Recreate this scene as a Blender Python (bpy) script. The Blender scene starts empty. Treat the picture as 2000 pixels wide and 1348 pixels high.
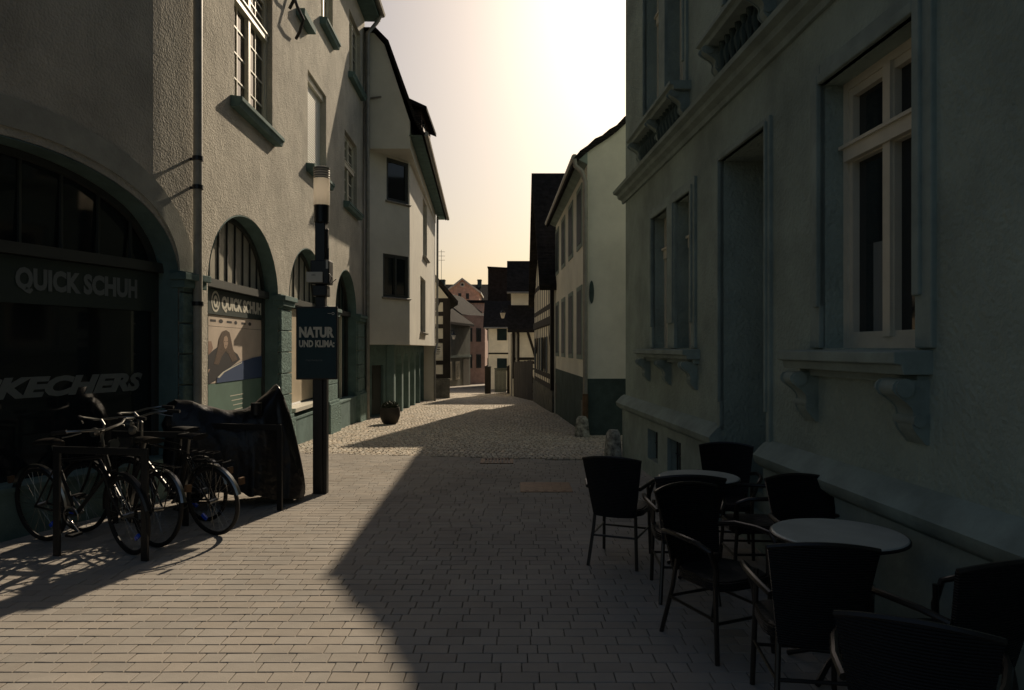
import bpy, math, random
from mathutils import Vector, Matrix
random.seed(7)
R = math.radians
scene = bpy.context.scene
COL = scene.collection
# ------------------------------------------------------------------ camera, sky, sun, exposure
EYE = 1.7; F = 1400.0; CX = 1000.0; HY = 680.0          # focal length and horizon in photo pixels (2000 wide)
cam_d = bpy.data.cameras.new('camera'); cam = bpy.data.objects.new('camera', cam_d); COL.objects.link(cam)
cam_d.sensor_width = 36; cam_d.lens = 36 * F / 2000.0; cam_d.shift_y = 0.003; cam_d.clip_end = 2000; cam_d.clip_start = .05
cam.location = (0, 0, EYE); cam.rotation_euler = (R(90), 0, 0); scene.camera = cam
SUNV = Vector((.463, 1.686, 1.0))                        # towards the sun
EL = math.atan2(1.0, math.hypot(.463, 1.686)); AZ = math.atan2(.463, 1.686)
w = bpy.data.worlds.new('World'); scene.world = w; w.use_nodes = True
nt = w.node_tree; bg = nt.nodes['Background']
sky = nt.nodes.new('ShaderNodeTexSky'); sky.sky_type = 'NISHITA'; sky.sun_disc = False
sky.sun_elevation = EL; sky.sun_rotation = AZ; sky.air_density = 1.2; sky.dust_density = 2.8; sky.ozone_density = .8
wt = nt.nodes.new('ShaderNodeMix'); wt.data_type = 'RGBA'; wt.blend_type = 'MULTIPLY'; wt.inputs[0].default_value = 1
wt.inputs[7].default_value = (1.03, .99, .975, 1); nt.links.new(sky.outputs[0], wt.inputs[6])
nt.links.new(wt.outputs[2], bg.inputs[0]); bg.inputs[1].default_value = 0.052
sun_d = bpy.data.lights.new('sun', 'SUN'); sun_d.energy = 5.0; sun_d.angle = R(.6); sun_d.color = (1, .83, .62)
sun = bpy.data.objects.new('sun', sun_d); COL.objects.link(sun)
sun.rotation_euler = SUNV.to_track_quat('Z', 'Y').to_euler(); sun.location = (20, 60, 60)
scene.view_settings.view_transform = 'Standard'; scene.view_settings.look = 'None'
scene.view_settings.exposure = 0.0; scene.view_settings.gamma = 1
scene.cycles.max_bounces = 6; scene.cycles.use_denoising = True

# ------------------------------------------------------------------ materials
def M(name, col, rough=.85, bump=None, var=None, metal=0, spec=.3, coat=0, col2=None, stretch=None, wave=None):
    m = bpy.data.materials.new(name); m.use_nodes = True
    n = m.node_tree; b = n.nodes['Principled BSDF']
    b.inputs['Base Color'].default_value = (*col, 1); b.inputs['Roughness'].default_value = rough
    b.inputs['Metallic'].default_value = metal; b.inputs['Specular IOR Level'].default_value = spec
    b.inputs['Coat Weight'].default_value = coat
    tc = n.nodes.new('ShaderNodeTexCoord'); src = tc.outputs['Object']
    if stretch:
        mp = n.nodes.new('ShaderNodeMapping'); mp.inputs['Scale'].default_value = stretch
        n.links.new(src, mp.inputs[0]); src = mp.outputs[0]
    if var:
        t = n.nodes.new('ShaderNodeTexNoise'); t.inputs['Scale'].default_value = var[0]; t.inputs['Detail'].default_value = 8
        t.inputs['Roughness'].default_value = .65; n.links.new(src, t.inputs[0])
        r = n.nodes.new('ShaderNodeValToRGB'); c2 = col2 or tuple(c * (1 - var[1]) for c in col)
        r.color_ramp.elements[0].position = .35; r.color_ramp.elements[0].color = (*c2, 1)
        r.color_ramp.elements[1].position = .65; r.color_ramp.elements[1].color = (*[min(1, c * (1 + var[1] * .4)) for c in col], 1)
        n.links.new(t.outputs[0], r.inputs[0]); n.links.new(r.outputs[0], b.inputs['Base Color'])
    last = None
    for bp in (bump or []):
        t = n.nodes.new('ShaderNodeTexNoise'); t.inputs['Scale'].default_value = bp[0]; t.inputs['Detail'].default_value = 5
        n.links.new(src, t.inputs[0]); u = n.nodes.new('ShaderNodeBump'); u.inputs['Strength'].default_value = bp[1]
        u.inputs['Distance'].default_value = bp[2]; n.links.new(t.outputs[0], u.inputs['Height'])
        if last: n.links.new(last, u.inputs['Normal'])
        last = u.outputs[0]
    if wave:
        t = n.nodes.new('ShaderNodeTexWave'); t.bands_direction = wave[0]; t.inputs['Scale'].default_value = wave[1]
        t.inputs['Distortion'].default_value = .4; n.links.new(tc.outputs['Object'], t.inputs[0])
        u = n.nodes.new('ShaderNodeBump'); u.inputs['Strength'].default_value = wave[2]; u.inputs['Distance'].default_value = .03
        n.links.new(t.outputs[0], u.inputs['Height'])
        if last: n.links.new(last, u.inputs['Normal'])
        last = u.outputs[0]
    if last: n.links.new(last, b.inputs['Normal'])
    return m
def tint(m, attr='tint'):
    """multiply the base colour with a per-stone tint (each stone's own colour)"""
    n = m.node_tree; b = n.nodes['Principled BSDF']; a = n.nodes.new('ShaderNodeAttribute'); a.attribute_name = attr
    mx = n.nodes.new('ShaderNodeMix'); mx.data_type = 'RGBA'; mx.blend_type = 'MULTIPLY'; mx.inputs[0].default_value = 1
    l = b.inputs['Base Color'].links
    if l: n.links.new(l[0].from_socket, mx.inputs[6])
    else: mx.inputs[6].default_value = b.inputs['Base Color'].default_value
    n.links.new(a.outputs['Color'], mx.inputs[7]); n.links.new(mx.outputs[2], b.inputs['Base Color'])
    return m
PL = [(55, .55, .02), (9, .3, .03)]
m_plaster = M('roughcast_plaster', (.52, .49, .42), .95, [(38, .75, .03), (7, .35, .04)], (1.3, .22), spec=.1)
m_trimteal = M('teal_stone', (.13, .20, .19), .9, [(30, .3, .01)], (3, .25), spec=.15)
m_plaster2b = M('band_plaster', (.40, .40, .35), .95, [(50, .35, .01)], (1.5, .25), spec=.1)
m_slat = M('white_slats', (.85, .84, .78), .5)
m_rustic = M('teal_rusticated_stone', (.17, .25, .23), .95, [(26, .9, .05)], (6, .3), spec=.1)
m_plaster2 = M('smooth_plaster', (.70, .68, .60), .9, [(60, .25, .01)], (.8, .12), spec=.1)
m_plR = M('grey_roughcast', (.31, .375, .33), .95, [(30, .6, .03), (6, .3, .03)], (.9, .30), spec=.1)  # teal cast of the shade is put into the wall colour
m_trimR = M('grey_stone_trim', (.265, .325, .295), .85, [(40, .2, .01)], (2.5, .25), spec=.2)  # trim colour carries the same teal shade tint
m_white = M('white_plaster', (.80, .78, .68), .9, [(45, .3, .01)], (.9, .14), spec=.1)
m_dado = M('dark_dado', (.07, .10, .095), .9, [(40, .3, .01)], (2, .35), spec=.15)
m_pwood = M('painted_window_wood', (.60, .57, .46), .5, None, (5, .1), spec=.4)
m_dwood = M('dark_window_wood', (.05, .055, .05), .5, None, None)
m_glass = M('dark_glass', (.012, .016, .018), .06, [(1.2, .04, .02)], None, spec=.6)
m_frost = M('frosted_pane', (.42, .40, .33), .35, None, (4, .2), spec=.4)
m_roof = M('dark_roof_tiles', (.035, .032, .03), .85, [(14, .5, .03)], (5, .4), wave=('Z', 5.5, .8), spec=.02)
m_roofred = M('brown_roof_tiles', (.06, .045, .038), .85, [(14, .5, .03)], (4, .4), wave=('Z', 5.5, .8), spec=.02)
m_timber = M('dark_timber', (.028, .024, .02), .8, [(30, .4, .01)], (5, .4), stretch=(1, 1, .3))
m_shut = M('teal_shutter', (.022, .045, .047), .6, None, (6, .2), wave=('Z', 18, .8))
m_zinc = M('zinc_pipe', (.30, .29, .26), .5, None, (4, .2), metal=.5, spec=.4)
m_pipeteal = M('painted_pipe', (.36, .34, .28), .5, None, (4, .2), spec=.4)
m_black = M('black_metal', (.012, .013, .014), .38, None, (8, .3), metal=.2, spec=.5)
m_chrome = M('chrome', (.26, .26, .25), .28, None, None, metal=1)
m_rubber = M('rubber', (.012, .012, .012), .7)
m_cover = M('black_cover_cloth', (.008, .008, .009), .36, [(11, .5, .03), (2.5, .4, .06)], None, spec=.4)
m_wick = M('dark_wicker', (.009, .009, .009), .5, None, (20, .4), wave=('Z', 26, 1.0), spec=.5)
m_cane = M('dark_cane', (.018, .015, .012), .35, None, (12, .3), spec=.5)
m_table = M('pale_table_top', (.42, .45, .42), .35, None, (5, .15), spec=.5)
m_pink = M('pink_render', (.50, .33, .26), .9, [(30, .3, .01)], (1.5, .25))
m_orange_sunlit = M('sunlit_ochre_render', (.80, .52, .38), .9, [(12, .4, .03)], (2.0, .3))  # sunlight on the far walls is put into this bright colour
m_grey = M('grey_render', (.26, .27, .23), .9, [(30, .3, .01)], (1.0, .25))
m_infill = M('timber_house_infill', (.78, .74, .62), .9, [(40, .3, .01)], (1.5, .15))
m_stone = M('rubble_stone', (.14, .14, .12), .95, [(9, .9, .05)], (4, .5))
m_guard = M('peeling_whitewash', (.38, .38, .33), .9, [(14, .7, .03)], (9, .8), col2=(.05, .05, .045))
m_fence = M('weathered_boards', (.055, .05, .045), .85, [(25, .4, .01)], (5, .4), stretch=(1, 1, .2))
m_gate = M('green_grey_gate', (.15, .17, .14), .8, None, (4, .2))
m_band = M('sign_band', (.035, .05, .045), .5, None, None)
m_letter = M('pale_lettering', (.62, .60, .50), .6)
m_letterdim = M('grey_lettering', (.15, .175, .175), .6)
m_poster = M('poster_paper', (.62, .52, .42), .55, None, (2.2, .15))
m_posterdk = M('poster_dark_ink', (.03, .028, .03), .55)
m_posterhair = M('poster_brown_ink', (.12, .08, .055), .55, None, (30, .4))
m_posterskin = M('poster_skin_ink', (.42, .30, .22), .55)
m_postergrad = M('poster_dusk_ink', (.34, .22, .16), .55, None, (3, .4))
m_posterblue = M('poster_blue_ink', (.05, .08, .16), .5)
m_postergreen = M('green_window_film', (.12, .20, .16), .55, None, (3, .15))
m_cream = M('cream_film', (.50, .42, .30), .55, None, (3, .12))
m_natur = M('teal_sign_face', (.012, .04, .05), .5, None, (3, .2))
m_opal = M('lamp_cylinder', (.80, .76, .68), .35, None, (7, .12), spec=.5)
def translucent(m, amt):
    n = m.node_tree; b = n.nodes['Principled BSDF']; t = n.nodes.new('ShaderNodeBsdfTranslucent'); t.inputs[0].default_value = (.95, .90, .82, 1)
    mx = n.nodes.new('ShaderNodeMixShader'); mx.inputs[0].default_value = amt; out = n.nodes['Material Output']
    n.links.new(b.outputs[0], mx.inputs[1]); n.links.new(t.outputs[0], mx.inputs[2]); n.links.new(mx.outputs[0], out.inputs[0]); return m
translucent(m_opal, .7)
m_white_paint = M('white_label', (.62, .6, .52), .5)
m_leaf = M('dark_foliage', (.035, .045, .02), .7, None, (9, .4))
m_pot = M('dark_pot', (.04, .035, .03), .7, [(12, .5, .02)], (5, .3))
m_blue = M('blue_reflector', (.01, .07, .6), .25, None, None, spec=.8)
m_brick = tint(M('concrete_pavers', (.37, .342, .305), 1, [(160, .35, .004), (25, .25, .004)], (.9, .14), spec=0))
m_cob = tint(M('granite_setts', (.58, .52, .43), .75, [(70, .4, .01)], (5, .2), spec=.1))
m_joint = M('joint_sand', (.05, .047, .04), .95, [(40, .4, .01)], (2, .3))
m_iron = M('rusty_iron', (.16, .10, .06), .6, None, (10, .4), metal=.4)
m_ground = M('distant_cobbles', (.26, .225, .18), .75, [(14, .9, .03)], (9, .5))

# ------------------------------------------------------------------ mesh builder
class MB:
    def __init__(s): s.v = []; s.f = []; s.sm = False; s.c = []
    def vert(s, p): s.v.append(Vector(p)); return len(s.v) - 1
    def poly(s, pts): s.f.append([s.vert(p) for p in pts]); return s
    def grid(s, rows, close=False, caps=False):
        ids = [[s.vert(p) for p in r] for r in rows]
        for a, b in zip(ids, ids[1:]):
            n = len(a)
            for i in range(n if close else n - 1):
                j = (i + 1) % n; s.f.append([a[i], a[j], b[j], b[i]])
        if caps: s.f.append(ids[0][::-1]); s.f.append(ids[-1][:])
        return s
    def box(s, a, b, m=None):
        m = m or (lambda x, y, z: Vector((x, y, z)))
        (x0, y0, z0), (x1, y1, z1) = a, b
        i = [s.vert(m(x, y, z)) for x in (x0, x1) for y in (y0, y1) for z in (z0, z1)]
        for q in ((0, 1, 3, 2), (4, 6, 7, 5), (0, 4, 5, 1), (2, 3, 7, 6), (0, 2, 6, 4), (1, 5, 7, 3)): s.f.append([i[k] for k in q])
        return s
    def prism(s, poly, z0, z1):
        n = len(poly); a = [s.vert((p[0], p[1], z0)) for p in poly]; b = [s.vert((p[0], p[1], z1)) for p in poly]
        for i in range(n): j = (i + 1) % n; s.f.append([a[i], a[j], b[j], b[i]])
        s.f.append(a[::-1]); s.f.append(b); return s
    def extr(s, prof, off):
        """profile polygon (3d points) swept by a vector"""
        off = Vector(off); n = len(prof); a = [s.vert(p) for p in prof]; b = [s.vert(Vector(p) + off) for p in prof]
        for i in range(n): j = (i + 1) % n; s.f.append([a[i], a[j], b[j], b[i]])
        s.f.append(a[::-1]); s.f.append(b); return s
    def tube(s, pts, r, n=8, caps=True):
        pts = [Vector(p) for p in pts]; rows = []; rs = r if isinstance(r, (list, tuple)) else [r] * len(pts)
        up = None
        for i, p in enumerate(pts):
            t = (pts[min(i + 1, len(pts) - 1)] - pts[max(i - 1, 0)]).normalized()
            if up is None: up = Vector((0, 0, 1)) if abs(t.z) < .9 else Vector((1, 0, 0))
            x = t.cross(up).normalized(); up = x.cross(t).normalized()
            rows.append([p + (x * math.cos(a) + up * math.sin(a)) * rs[i] for a in [2 * math.pi * k / n for k in range(n)]])
        s.grid(rows, True, caps); return s
    def lathe(s, prof, c=(0, 0, 0), n=20):
        rows = [[(c[0] + r * math.cos(a), c[1] + r * math.sin(a), c[2] + z) for a in [2 * math.pi * k / n for k in range(n)]] for r, z in prof]
        s.grid(rows, True, True); return s
    def ring(s, c, ax1, ax2, R_, r, n=32, k=6, a0=0, a1=2 * math.pi):
        c = Vector(c); ax1 = Vector(ax1).normalized(); ax2 = Vector(ax2).normalized(); nn = ax1.cross(ax2)
        full = abs(a1 - a0 - 2 * math.pi) < 1e-6; rows = []
        for i in range(n + 1):
            a = a0 + (a1 - a0) * i / n; d = ax1 * math.cos(a) + ax2 * math.sin(a)
            rows.append([c + d * (R_ + r * math.cos(b)) + nn * r * math.sin(b) for b in [2 * math.pi * q / k for q in range(k)]])
        s.grid(rows, True, not full); return s
    def build(s, name, mat, parent=None, off=(0, 0, 0), smooth=False, bevel=0):
        off = Vector(off); me = bpy.data.meshes.new(name); me.from_pydata([v - off for v in s.v], [], s.f); me.update()
        me.materials.append(mat); o = bpy.data.objects.new(name, me); COL.objects.link(o)
        if smooth:
            for p in me.polygons: p.use_smooth = True
            try: me.set_sharp_from_angle(angle=R(40))
            except Exception: pass
        if s.c:
            at = me.attributes.new('tint', 'FLOAT_COLOR', 'FACE')
            for i, c in enumerate(s.c): at.data[i].color = (*c, 1)
        if bevel:
            b = o.modifiers.new('bevel', 'BEVEL'); b.width = bevel; b.segments = 2; b.limit_method = 'ANGLE'
        if parent: o.parent = parent
        return o
def tag(o, label=None, cat=None, group=None, kind=None):
    if label: o['label'] = label
    if cat: o['category'] = cat
    if group: o['group'] = group
    if kind: o['kind'] = kind
    return o
class Thing:
    def __init__(s, name, label, cat, loc=(0, 0, 0), group=None, rz=0):
        s.o = bpy.data.objects.new(name, None); COL.objects.link(s.o); s.o.location = loc; s.off = Vector(loc); s.o.rotation_euler.z = rz
        s.o.empty_display_size = .2; tag(s.o, label, cat, group)
    def part(s, name, mb, mat, parent=None, **k): return mb.build(name, mat, parent or s.o, s.off if s.world else (0, 0, 0), **k)
    world = True
def copy_tree(o, parent=None):
    c = o.copy(); COL.objects.link(c); c.parent = parent
    for ch in [x for x in o.children]: copy_tree(ch, c)
    return c

# ------------------------------------------------------------------ wall paths: a plan line walked left to right as seen from the street
def zg(Y): return 0.0 if Y < 11 else -.03 * (Y - 11)
class Path:
    def __init__(s, pts, soft=.12):
        P = [Vector((p[0], p[1])) for p in pts]; Q = [P[0]]
        for i in range(1, len(P) - 1):
            a = (P[i - 1] - P[i]).normalized(); b = (P[i + 1] - P[i]).normalized()
            Q += [P[i] + a * soft, P[i] + (a + b) * soft * .25, P[i] + b * soft]
        Q.append(P[-1]); s.P = Q; s.S = [0]
        for a, b in zip(Q, Q[1:]): s.S.append(s.S[-1] + (b - a).length)
        s.N = []
        for i in range(len(Q)):
            d = (Q[min(i + 1, len(Q) - 1)] - Q[max(i - 1, 0)]).normalized(); s.N.append(Vector((d.y, -d.x)))
        if len(Q) > 2:
            for i in (1, 3): pass
        s.L = s.S[-1]
    def seg(s, x):
        for i in range(len(s.S) - 1):
            if x <= s.S[i + 1] or i == len(s.S) - 2: return i
    def __call__(s, x, z, d=0):
        i = s.seg(x); t = (x - s.S[i]) / (s.S[i + 1] - s.S[i]); p = s.P[i].lerp(s.P[i + 1], t)
        long_ = (s.S[i + 1] - s.S[i]) > .5
        if long_: dd = (s.P[i + 1] - s.P[i]).normalized(); n = Vector((dd.y, -dd.x))
        else: n = s.N[i].lerp(s.N[i + 1], min(1, max(0, t))).normalized()
        return Vector((p.x + n.x * d, p.y + n.y * d, z))
    def at(s, px, d=0):
        """distance along the wall (offset d) that is seen in column px"""
        k = (px - CX) / F; best = None
        N = 4000
        prev = None
        for i in range(N + 1):
            x = -2 + (s.L + 4) * i / N; p = s(x, 0, d); v = p.x - k * p.y
            if prev is not None and (v > 0) != (prev > 0) and p.y > .5: return x
            prev = v
        return None
    def z(s, px, py, d=0):
        x = s.at(px, d); p = s(x, 0, d); return EYE + (HY - py) * p.y / F

def arch_z(o, x):
    if not o.get('arch'): return o['z1']
    c = (o['s0'] + o['s1']) / 2; h = (o['s1'] - o['s0']) / 2; u = min(1, abs(x - c) / h)
    return o['sp'] + (o['z1'] - o['sp']) * math.sqrt(max(0, 1 - u * u))
def arch_pts(o, n=28):
    c = (o['s0'] + o['s1']) / 2; h = (o['s1'] - o['s0']) / 2
    return [c - h * math.cos(math.pi * i / n) for i in range(n + 1)]
def wall(mb, P, s0, s1, z0, z1, ops=(), top=None):
    """front skin with openings and their reveals. top: function s -> z for gables"""
    br = {s0, s1}
    for v in P.S:
        if s0 < v < s1: br.add(v)
    for o in ops:
        br.update(x for x in ((arch_pts(o)) if o.get('arch') else (o['s0'], o['s1'])) if s0 <= x <= s1)
        br.update((max(s0, o['s0']), min(s1, o['s1'])))
    br = sorted(br); br = [b for i, b in enumerate(br) if i == 0 or b - br[i - 1] > 1e-5]
    tz = top or (lambda x: z1)
    if top:
        n = 24; br = sorted(set(br) | {s0 + (s1 - s0) * i / n for i in range(n + 1)})
    for a, b in zip(br, br[1:]):
        m = (a + b) / 2; cov = sorted([o for o in ops if o['s0'] < m < o['s1']], key=lambda o: o['z0']); lo = [z0, z0]
        for o in cov:
            if o['z0'] > lo[0] + 1e-4: mb.poly([P(a, lo[0]), P(b, lo[1]), P(b, o['z0']), P(a, o['z0'])])
            lo = [arch_z(o, a), arch_z(o, b)]
        mb.poly([P(a, lo[0]), P(b, lo[1]), P(b, tz(b)), P(a, tz(a))])
    for o in ops:
        dp = o.get('dp', .25)
        zt = arch_z(o, o['s0']) if o.get('arch') else o['z1']
        for e, fl in ((o['s0'], 1), (o['s1'], 0)):
            mb.poly([P(e, o['z0'], 0), P(e, zt, 0), P(e, zt, -dp), P(e, o['z0'], -dp)])
        xs = arch_pts(o) if o.get('arch') else [o['s0'], o['s1']]
        mb.grid([[P(x, arch_z(o, x), 0) for x in xs], [P(x, arch_z(o, x), -dp) for x in xs]])
        if o['z0'] > z0 + .01: mb.poly([P(o['s0'], o['z0'], 0), P(o['s1'], o['z0'], 0), P(o['s1'], o['z0'], -dp), P(o['s0'], o['z0'], -dp)])
    return mb
def wbox(mb, P, s0, s1, z0, z1, d0, d1):
    """box on the wall; follows bends"""
    br = [s0] + [v for v in P.S if s0 + .01 < v < s1 - .01] + [s1]
    rows = [[P(x, z0, d0), P(x, z0, d1), P(x, z1, d1), P(x, z1, d0)] for x in br]
    mb.grid(rows, True, True); return mb
def wpoly(mb, P, pts, d0, d1):
    n = len(pts); a = [mb.vert(P(x, z, d0)) for x, z in pts]; b = [mb.vert(P(x, z, d1)) for x, z in pts]
    for i in range(n): j = (i + 1) % n; mb.f.append([a[i], a[j], b[j], b[i]])
    mb.f.append(a[::-1]); mb.f.append(b); return mb
def wbar(mb, P, p, q, wd, d0, d1):
    """straight timber of width wd from (s,z) to (s,z)"""
    p = Vector(p); q = Vector(q); t = (q - p).normalized(); n = Vector((-t.y, t.x)) * wd / 2
    return wpoly(mb, P, [p - n, q - n, q + n, p + n], d0, d1)
def wtube(P, pts, r, n=10): return MB().tube([P(*p) for p in pts], r, n)
def text(P, string, s, z, size, d=.004, bold=.0, sx=1, shear=0, th=.004, flip=False, align='LEFT', mb=None):
    cu = bpy.data.curves.new('t', 'FONT'); cu.body = string; cu.size = size; cu.offset = bold; cu.shear = shear; cu.align_x = align
    cu.resolution_u = 3; o = bpy.data.objects.new('t', cu); COL.objects.link(o)
    bpy.context.view_layer.update(); dg = bpy.context.evaluated_depsgraph_get(); e = o.evaluated_get(dg); me = e.to_mesh()
    mb = mb or MB(); base = len(mb.v)
    for v in me.vertices: mb.v.append(P(s + v.co.x * sx, z + v.co.y, d))
    for p in me.polygons: mb.f.append([base + i for i in p.vertices])
    e.to_mesh_clear(); bpy.data.objects.remove(o); bpy.data.curves.remove(cu); return mb
def window(T, P, s0, s1, z0, z1, dp=.25, frame=None, fw=.06, sashes=2, transom=None, rows=0, cols=0, sill=None, label=None, glass=None, ft=.06, sillmat=None):
    """frame mesh with panes (and a sill) as children, set dp behind the wall face"""
    frame = frame or m_pwood; mb = MB(); d0 = -dp - .01; d1 = d0 + ft; 
    wbox(mb, P, s0, s0 + fw, z0, z1, d0, d1); wbox(mb, P, s1 - fw, s1, z0, z1, d0, d1)
    wbox(mb, P, s0 + fw, s1 - fw, z0, z0 + fw * 1.3, d0, d1 - .002); wbox(mb, P, s0 + fw, s1 - fw, z1 - fw, z1, d0, d1 - .002)
    W = (s1 - s0 - 2 * fw)
    for i in range(1, sashes):
        x = s0 + fw + W * i / sashes; wbox(mb, P, x - fw * .7, x + fw * .7, z0 + fw * 1.3, z1 - fw, d0, d1 + .012)
    if transom:
        wbox(mb, P, s0 + fw, s1 - fw, transom - fw * .8, transom + fw * .8, d0, d1 + .03)
        wbox(mb, P, s0 + fw * .5, s1 - fw * .5, transom + fw * .8, transom + fw * 1.2, d0, d1 + .05)
    # sash rails
    for i in range(sashes):
        a = s0 + fw + W * i / sashes; b = s0 + fw + W * (i + 1) / sashes; k = fw * .55
        for (u, v) in ([(z0 + fw, transom), (transom, z1 - fw)] if transom else [(z0 + fw, z1 - fw)]):
            wbox(mb, P, a, a + k + fw * .3, u, v, d0, d1 - .012); wbox(mb, P, b - k - fw * .3, b, u, v, d0, d1 - .012)
            wbox(mb, P, a, b, u, u + k + fw * .4, d0, d1 - .014); wbox(mb, P, a, b, v - k - fw * .4, v, d0, d1 - .014)
            for r in range(1, rows): z = u + (v - u) * r / rows; wbox(mb, P, a, b, z - .011, z + .011, d0, d1 - .03)
            for c in range(1, cols): x = a + (b - a) * c / cols; wbox(mb, P, x - .011, x + .011, u, v, d0, d1 - .031)
    o = T.part('window', mb, frame)
    if label: o['label'] = label
    g = MB(); g.poly([P(s0, z0, d0 + .012), P(s1, z0, d0 + .012), P(s1, z1, d0 + .012), P(s0, z1, d0 + .012)])
    T.part('pane', g, glass or m_glass, o)
    if sill:
        sb = MB(); e, th, pr = sill; wpoly_sill(sb, P, s0 - e, s1 + e, z0, th, pr, dp); T.part('sill', sb, sillmat or m_trimR, o, bevel=.006)
    return o
def wpoly_sill(mb, P, a, b, z, th, pr, dp):
    prof = [(-dp + .01, z + .03), (pr, z - .005), (pr, z - th * .45), (pr - .02, z - th * .5), (pr - .04, z - th), (.0 - .01, z - th), (-.01, z - .05), (-dp + .01, z - .05)]
    rows = [[P(x, q[1], q[0]) for q in prof] for x in (a, b)]; mb.grid(rows, True, True)

# ================================================================== GROUND
LB = [(-11.5, -14.8), (-3.946 - .325 * 3.2, 7.89 - 3.2), (-3.946, 7.89), (-3.786, 8.69), (-4.081, 19.84)]
PLft = Path([LB[0], LB[2], LB[3], LB[4]])
mb = MB()
ys = [-20, 0, 11, 16, 24, 40, 60, 90, 130, 200, 600]
for a, b in zip(ys, ys[1:]):
    za = (-.02 if a < 11 else zg(min(a, 130)) - .03); zb = (-.02 if b < 11 else zg(min(b, 130)) - .03)
    if a == 0: zb = -.02
    if a == 11: za = -.02
    for x0, x1 in ((-300, -12), (-12, 8), (8, 300)): mb.poly([(x0, a, za), (x1, a, za), (x1, b, zb), (x0, b, zb)])
o = mb.build('ground', m_joint); tag(o, kind='structure')
def stone(mb, x0, x1, y0, y1, z, ch, zf=None, tilt=0, col=(1, 1, 1)):
    """one paving stone: top face with chamfered edges"""
    a = [(x0, y0), (x1, y0), (x1, y1), (x0, y1)]; c = [(x0 + ch, y0 + ch), (x1 - ch, y0 + ch), (x1 - ch, y1 - ch), (x0 + ch, y1 - ch)]
    tz = [z + random.uniform(-tilt, tilt) for _ in range(4)]
    i = [mb.vert((p[0], p[1], z - .02)) for p in a]; k = [mb.vert((p[0], p[1], tz[n] - ch * .7)) for n, p in enumerate(a)]; j = [mb.vert((p[0], p[1], tz[n])) for n, p in enumerate(c)]
    for n in range(4): m = (n + 1) % 4; mb.f.append([k[n], k[m], j[m], j[n]]); mb.f.append([i[n], i[m], k[m], k[n]])
    mb.f.append(j); mb.c += [col] * 9
mb = MB(); random.seed(3)
BW, BH, G = .195, .1164, .005
y = 1.2
def yend(x): return 11.75 - .18 * (x + 4)
while y < 12.2:
    xl = -6.2; xr = 2.9
    x = xl + random.random() * BW
    cnt = random.randint(0, 4)
    while x < xr:
        cnt += 1; wd = BW * (.575 if cnt % 5 == 0 else 1.0)
        ce = random.random(); k = 1 + random.uniform(-.06, .06) - (.12 if random.random() < .02 else 0); hue = random.uniform(-.015, .015)
        if y + BH * .7 < yend(x) and abs((x + wd / 2) ) < 1.0 + y * .78:
            stone(mb, x + G / 2, x + wd - G / 2, y + G / 2, y + BH - G / 2, 0, .004, tilt=.0016, col=(k * (1 + hue), k, k * (1 - hue)))
        x += wd
    y += BH
o = mb.build('pavement', m_brick); tag(o, kind='structure')
# granite setts: slightly domed stones in wavering rows; two straight rows first, then the running field
mb = MB(); random.seed(5)
def cobble(mb, cx, cy, hx, hy, z, rot, col, dome=.005):
    ca, sa = math.cos(rot), math.sin(rot)
    def q(u, v, h): return (cx + (u * ca - v * sa) * hx, cy + (u * sa + v * ca) * hy, z + h)
    j = random.uniform
    o_ = [mb.vert(q(u * j(.86, 1), v * j(.86, 1), -.02)) for u, v in ((-1, -1), (1, -1), (1, 1), (-1, 1))]
    i_ = [mb.vert(q(u * j(.68, .82), v * j(.68, .82), dome + j(-.003, .003))) for u, v in ((-1, -1), (1, -1), (1, 1), (-1, 1))]
    for n in range(4): m = (n + 1) % 4; mb.f.append([o_[n], o_[m], i_[m], i_[n]])
    mb.f.append(i_); mb.c += [col] * 5
y = 11.0; row = 0
CB = .086
def lft(Y): return -4.3 if Y < 21 else -4.6
def rgt(Y): return 3.2 if Y < 15.2 else 1.9 - .03 * (Y - 15)
r = 0; y = 10.3
while y < 44:
    x = lft(y) + random.random() * CB
    sz = CB if y < 20 else (CB * 1.15 if y < 30 else CB * 1.4)
    while x < rgt(y):
        yy = y + .05 * math.sin(x * 2.2 + r * .03) + random.uniform(-.008, .008)
        first = yy < yend(x) + .36
        if yy > yend(x) + .1 and (x < 1.9 or y > 11.4 or True):
            k = random.uniform(.72, 1.15); hue = random.uniform(-.05, .05)
            if yy < yend(x) + .34: k *= .85
            cobble(mb, x, yy, sz * .48 * random.uniform(.88, 1.02), sz * .47 * random.uniform(.88, 1.0), zg(yy) - .006 + .004 * math.sin(x * 3 + yy), random.uniform(-.12, .12), (k * (1 + hue), k, k * (1 - hue)))
        x += sz * random.uniform(.92, 1.12)
    y += sz; r += 1
o = mb.build('cobbled_street', m_cob, smooth=False); tag(o, kind='structure')
mb = MB(); 
for a, b in zip(range(44, 134, 10), range(54, 144, 10)):
    mb.poly([(-9, a, zg(a) - .004), (9, a, zg(a) - .004), (9, b, zg(b) - .004), (-9, b, zg(b) - .004)])
o = mb.build('far_street', m_ground); tag(o, kind='structure')

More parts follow.
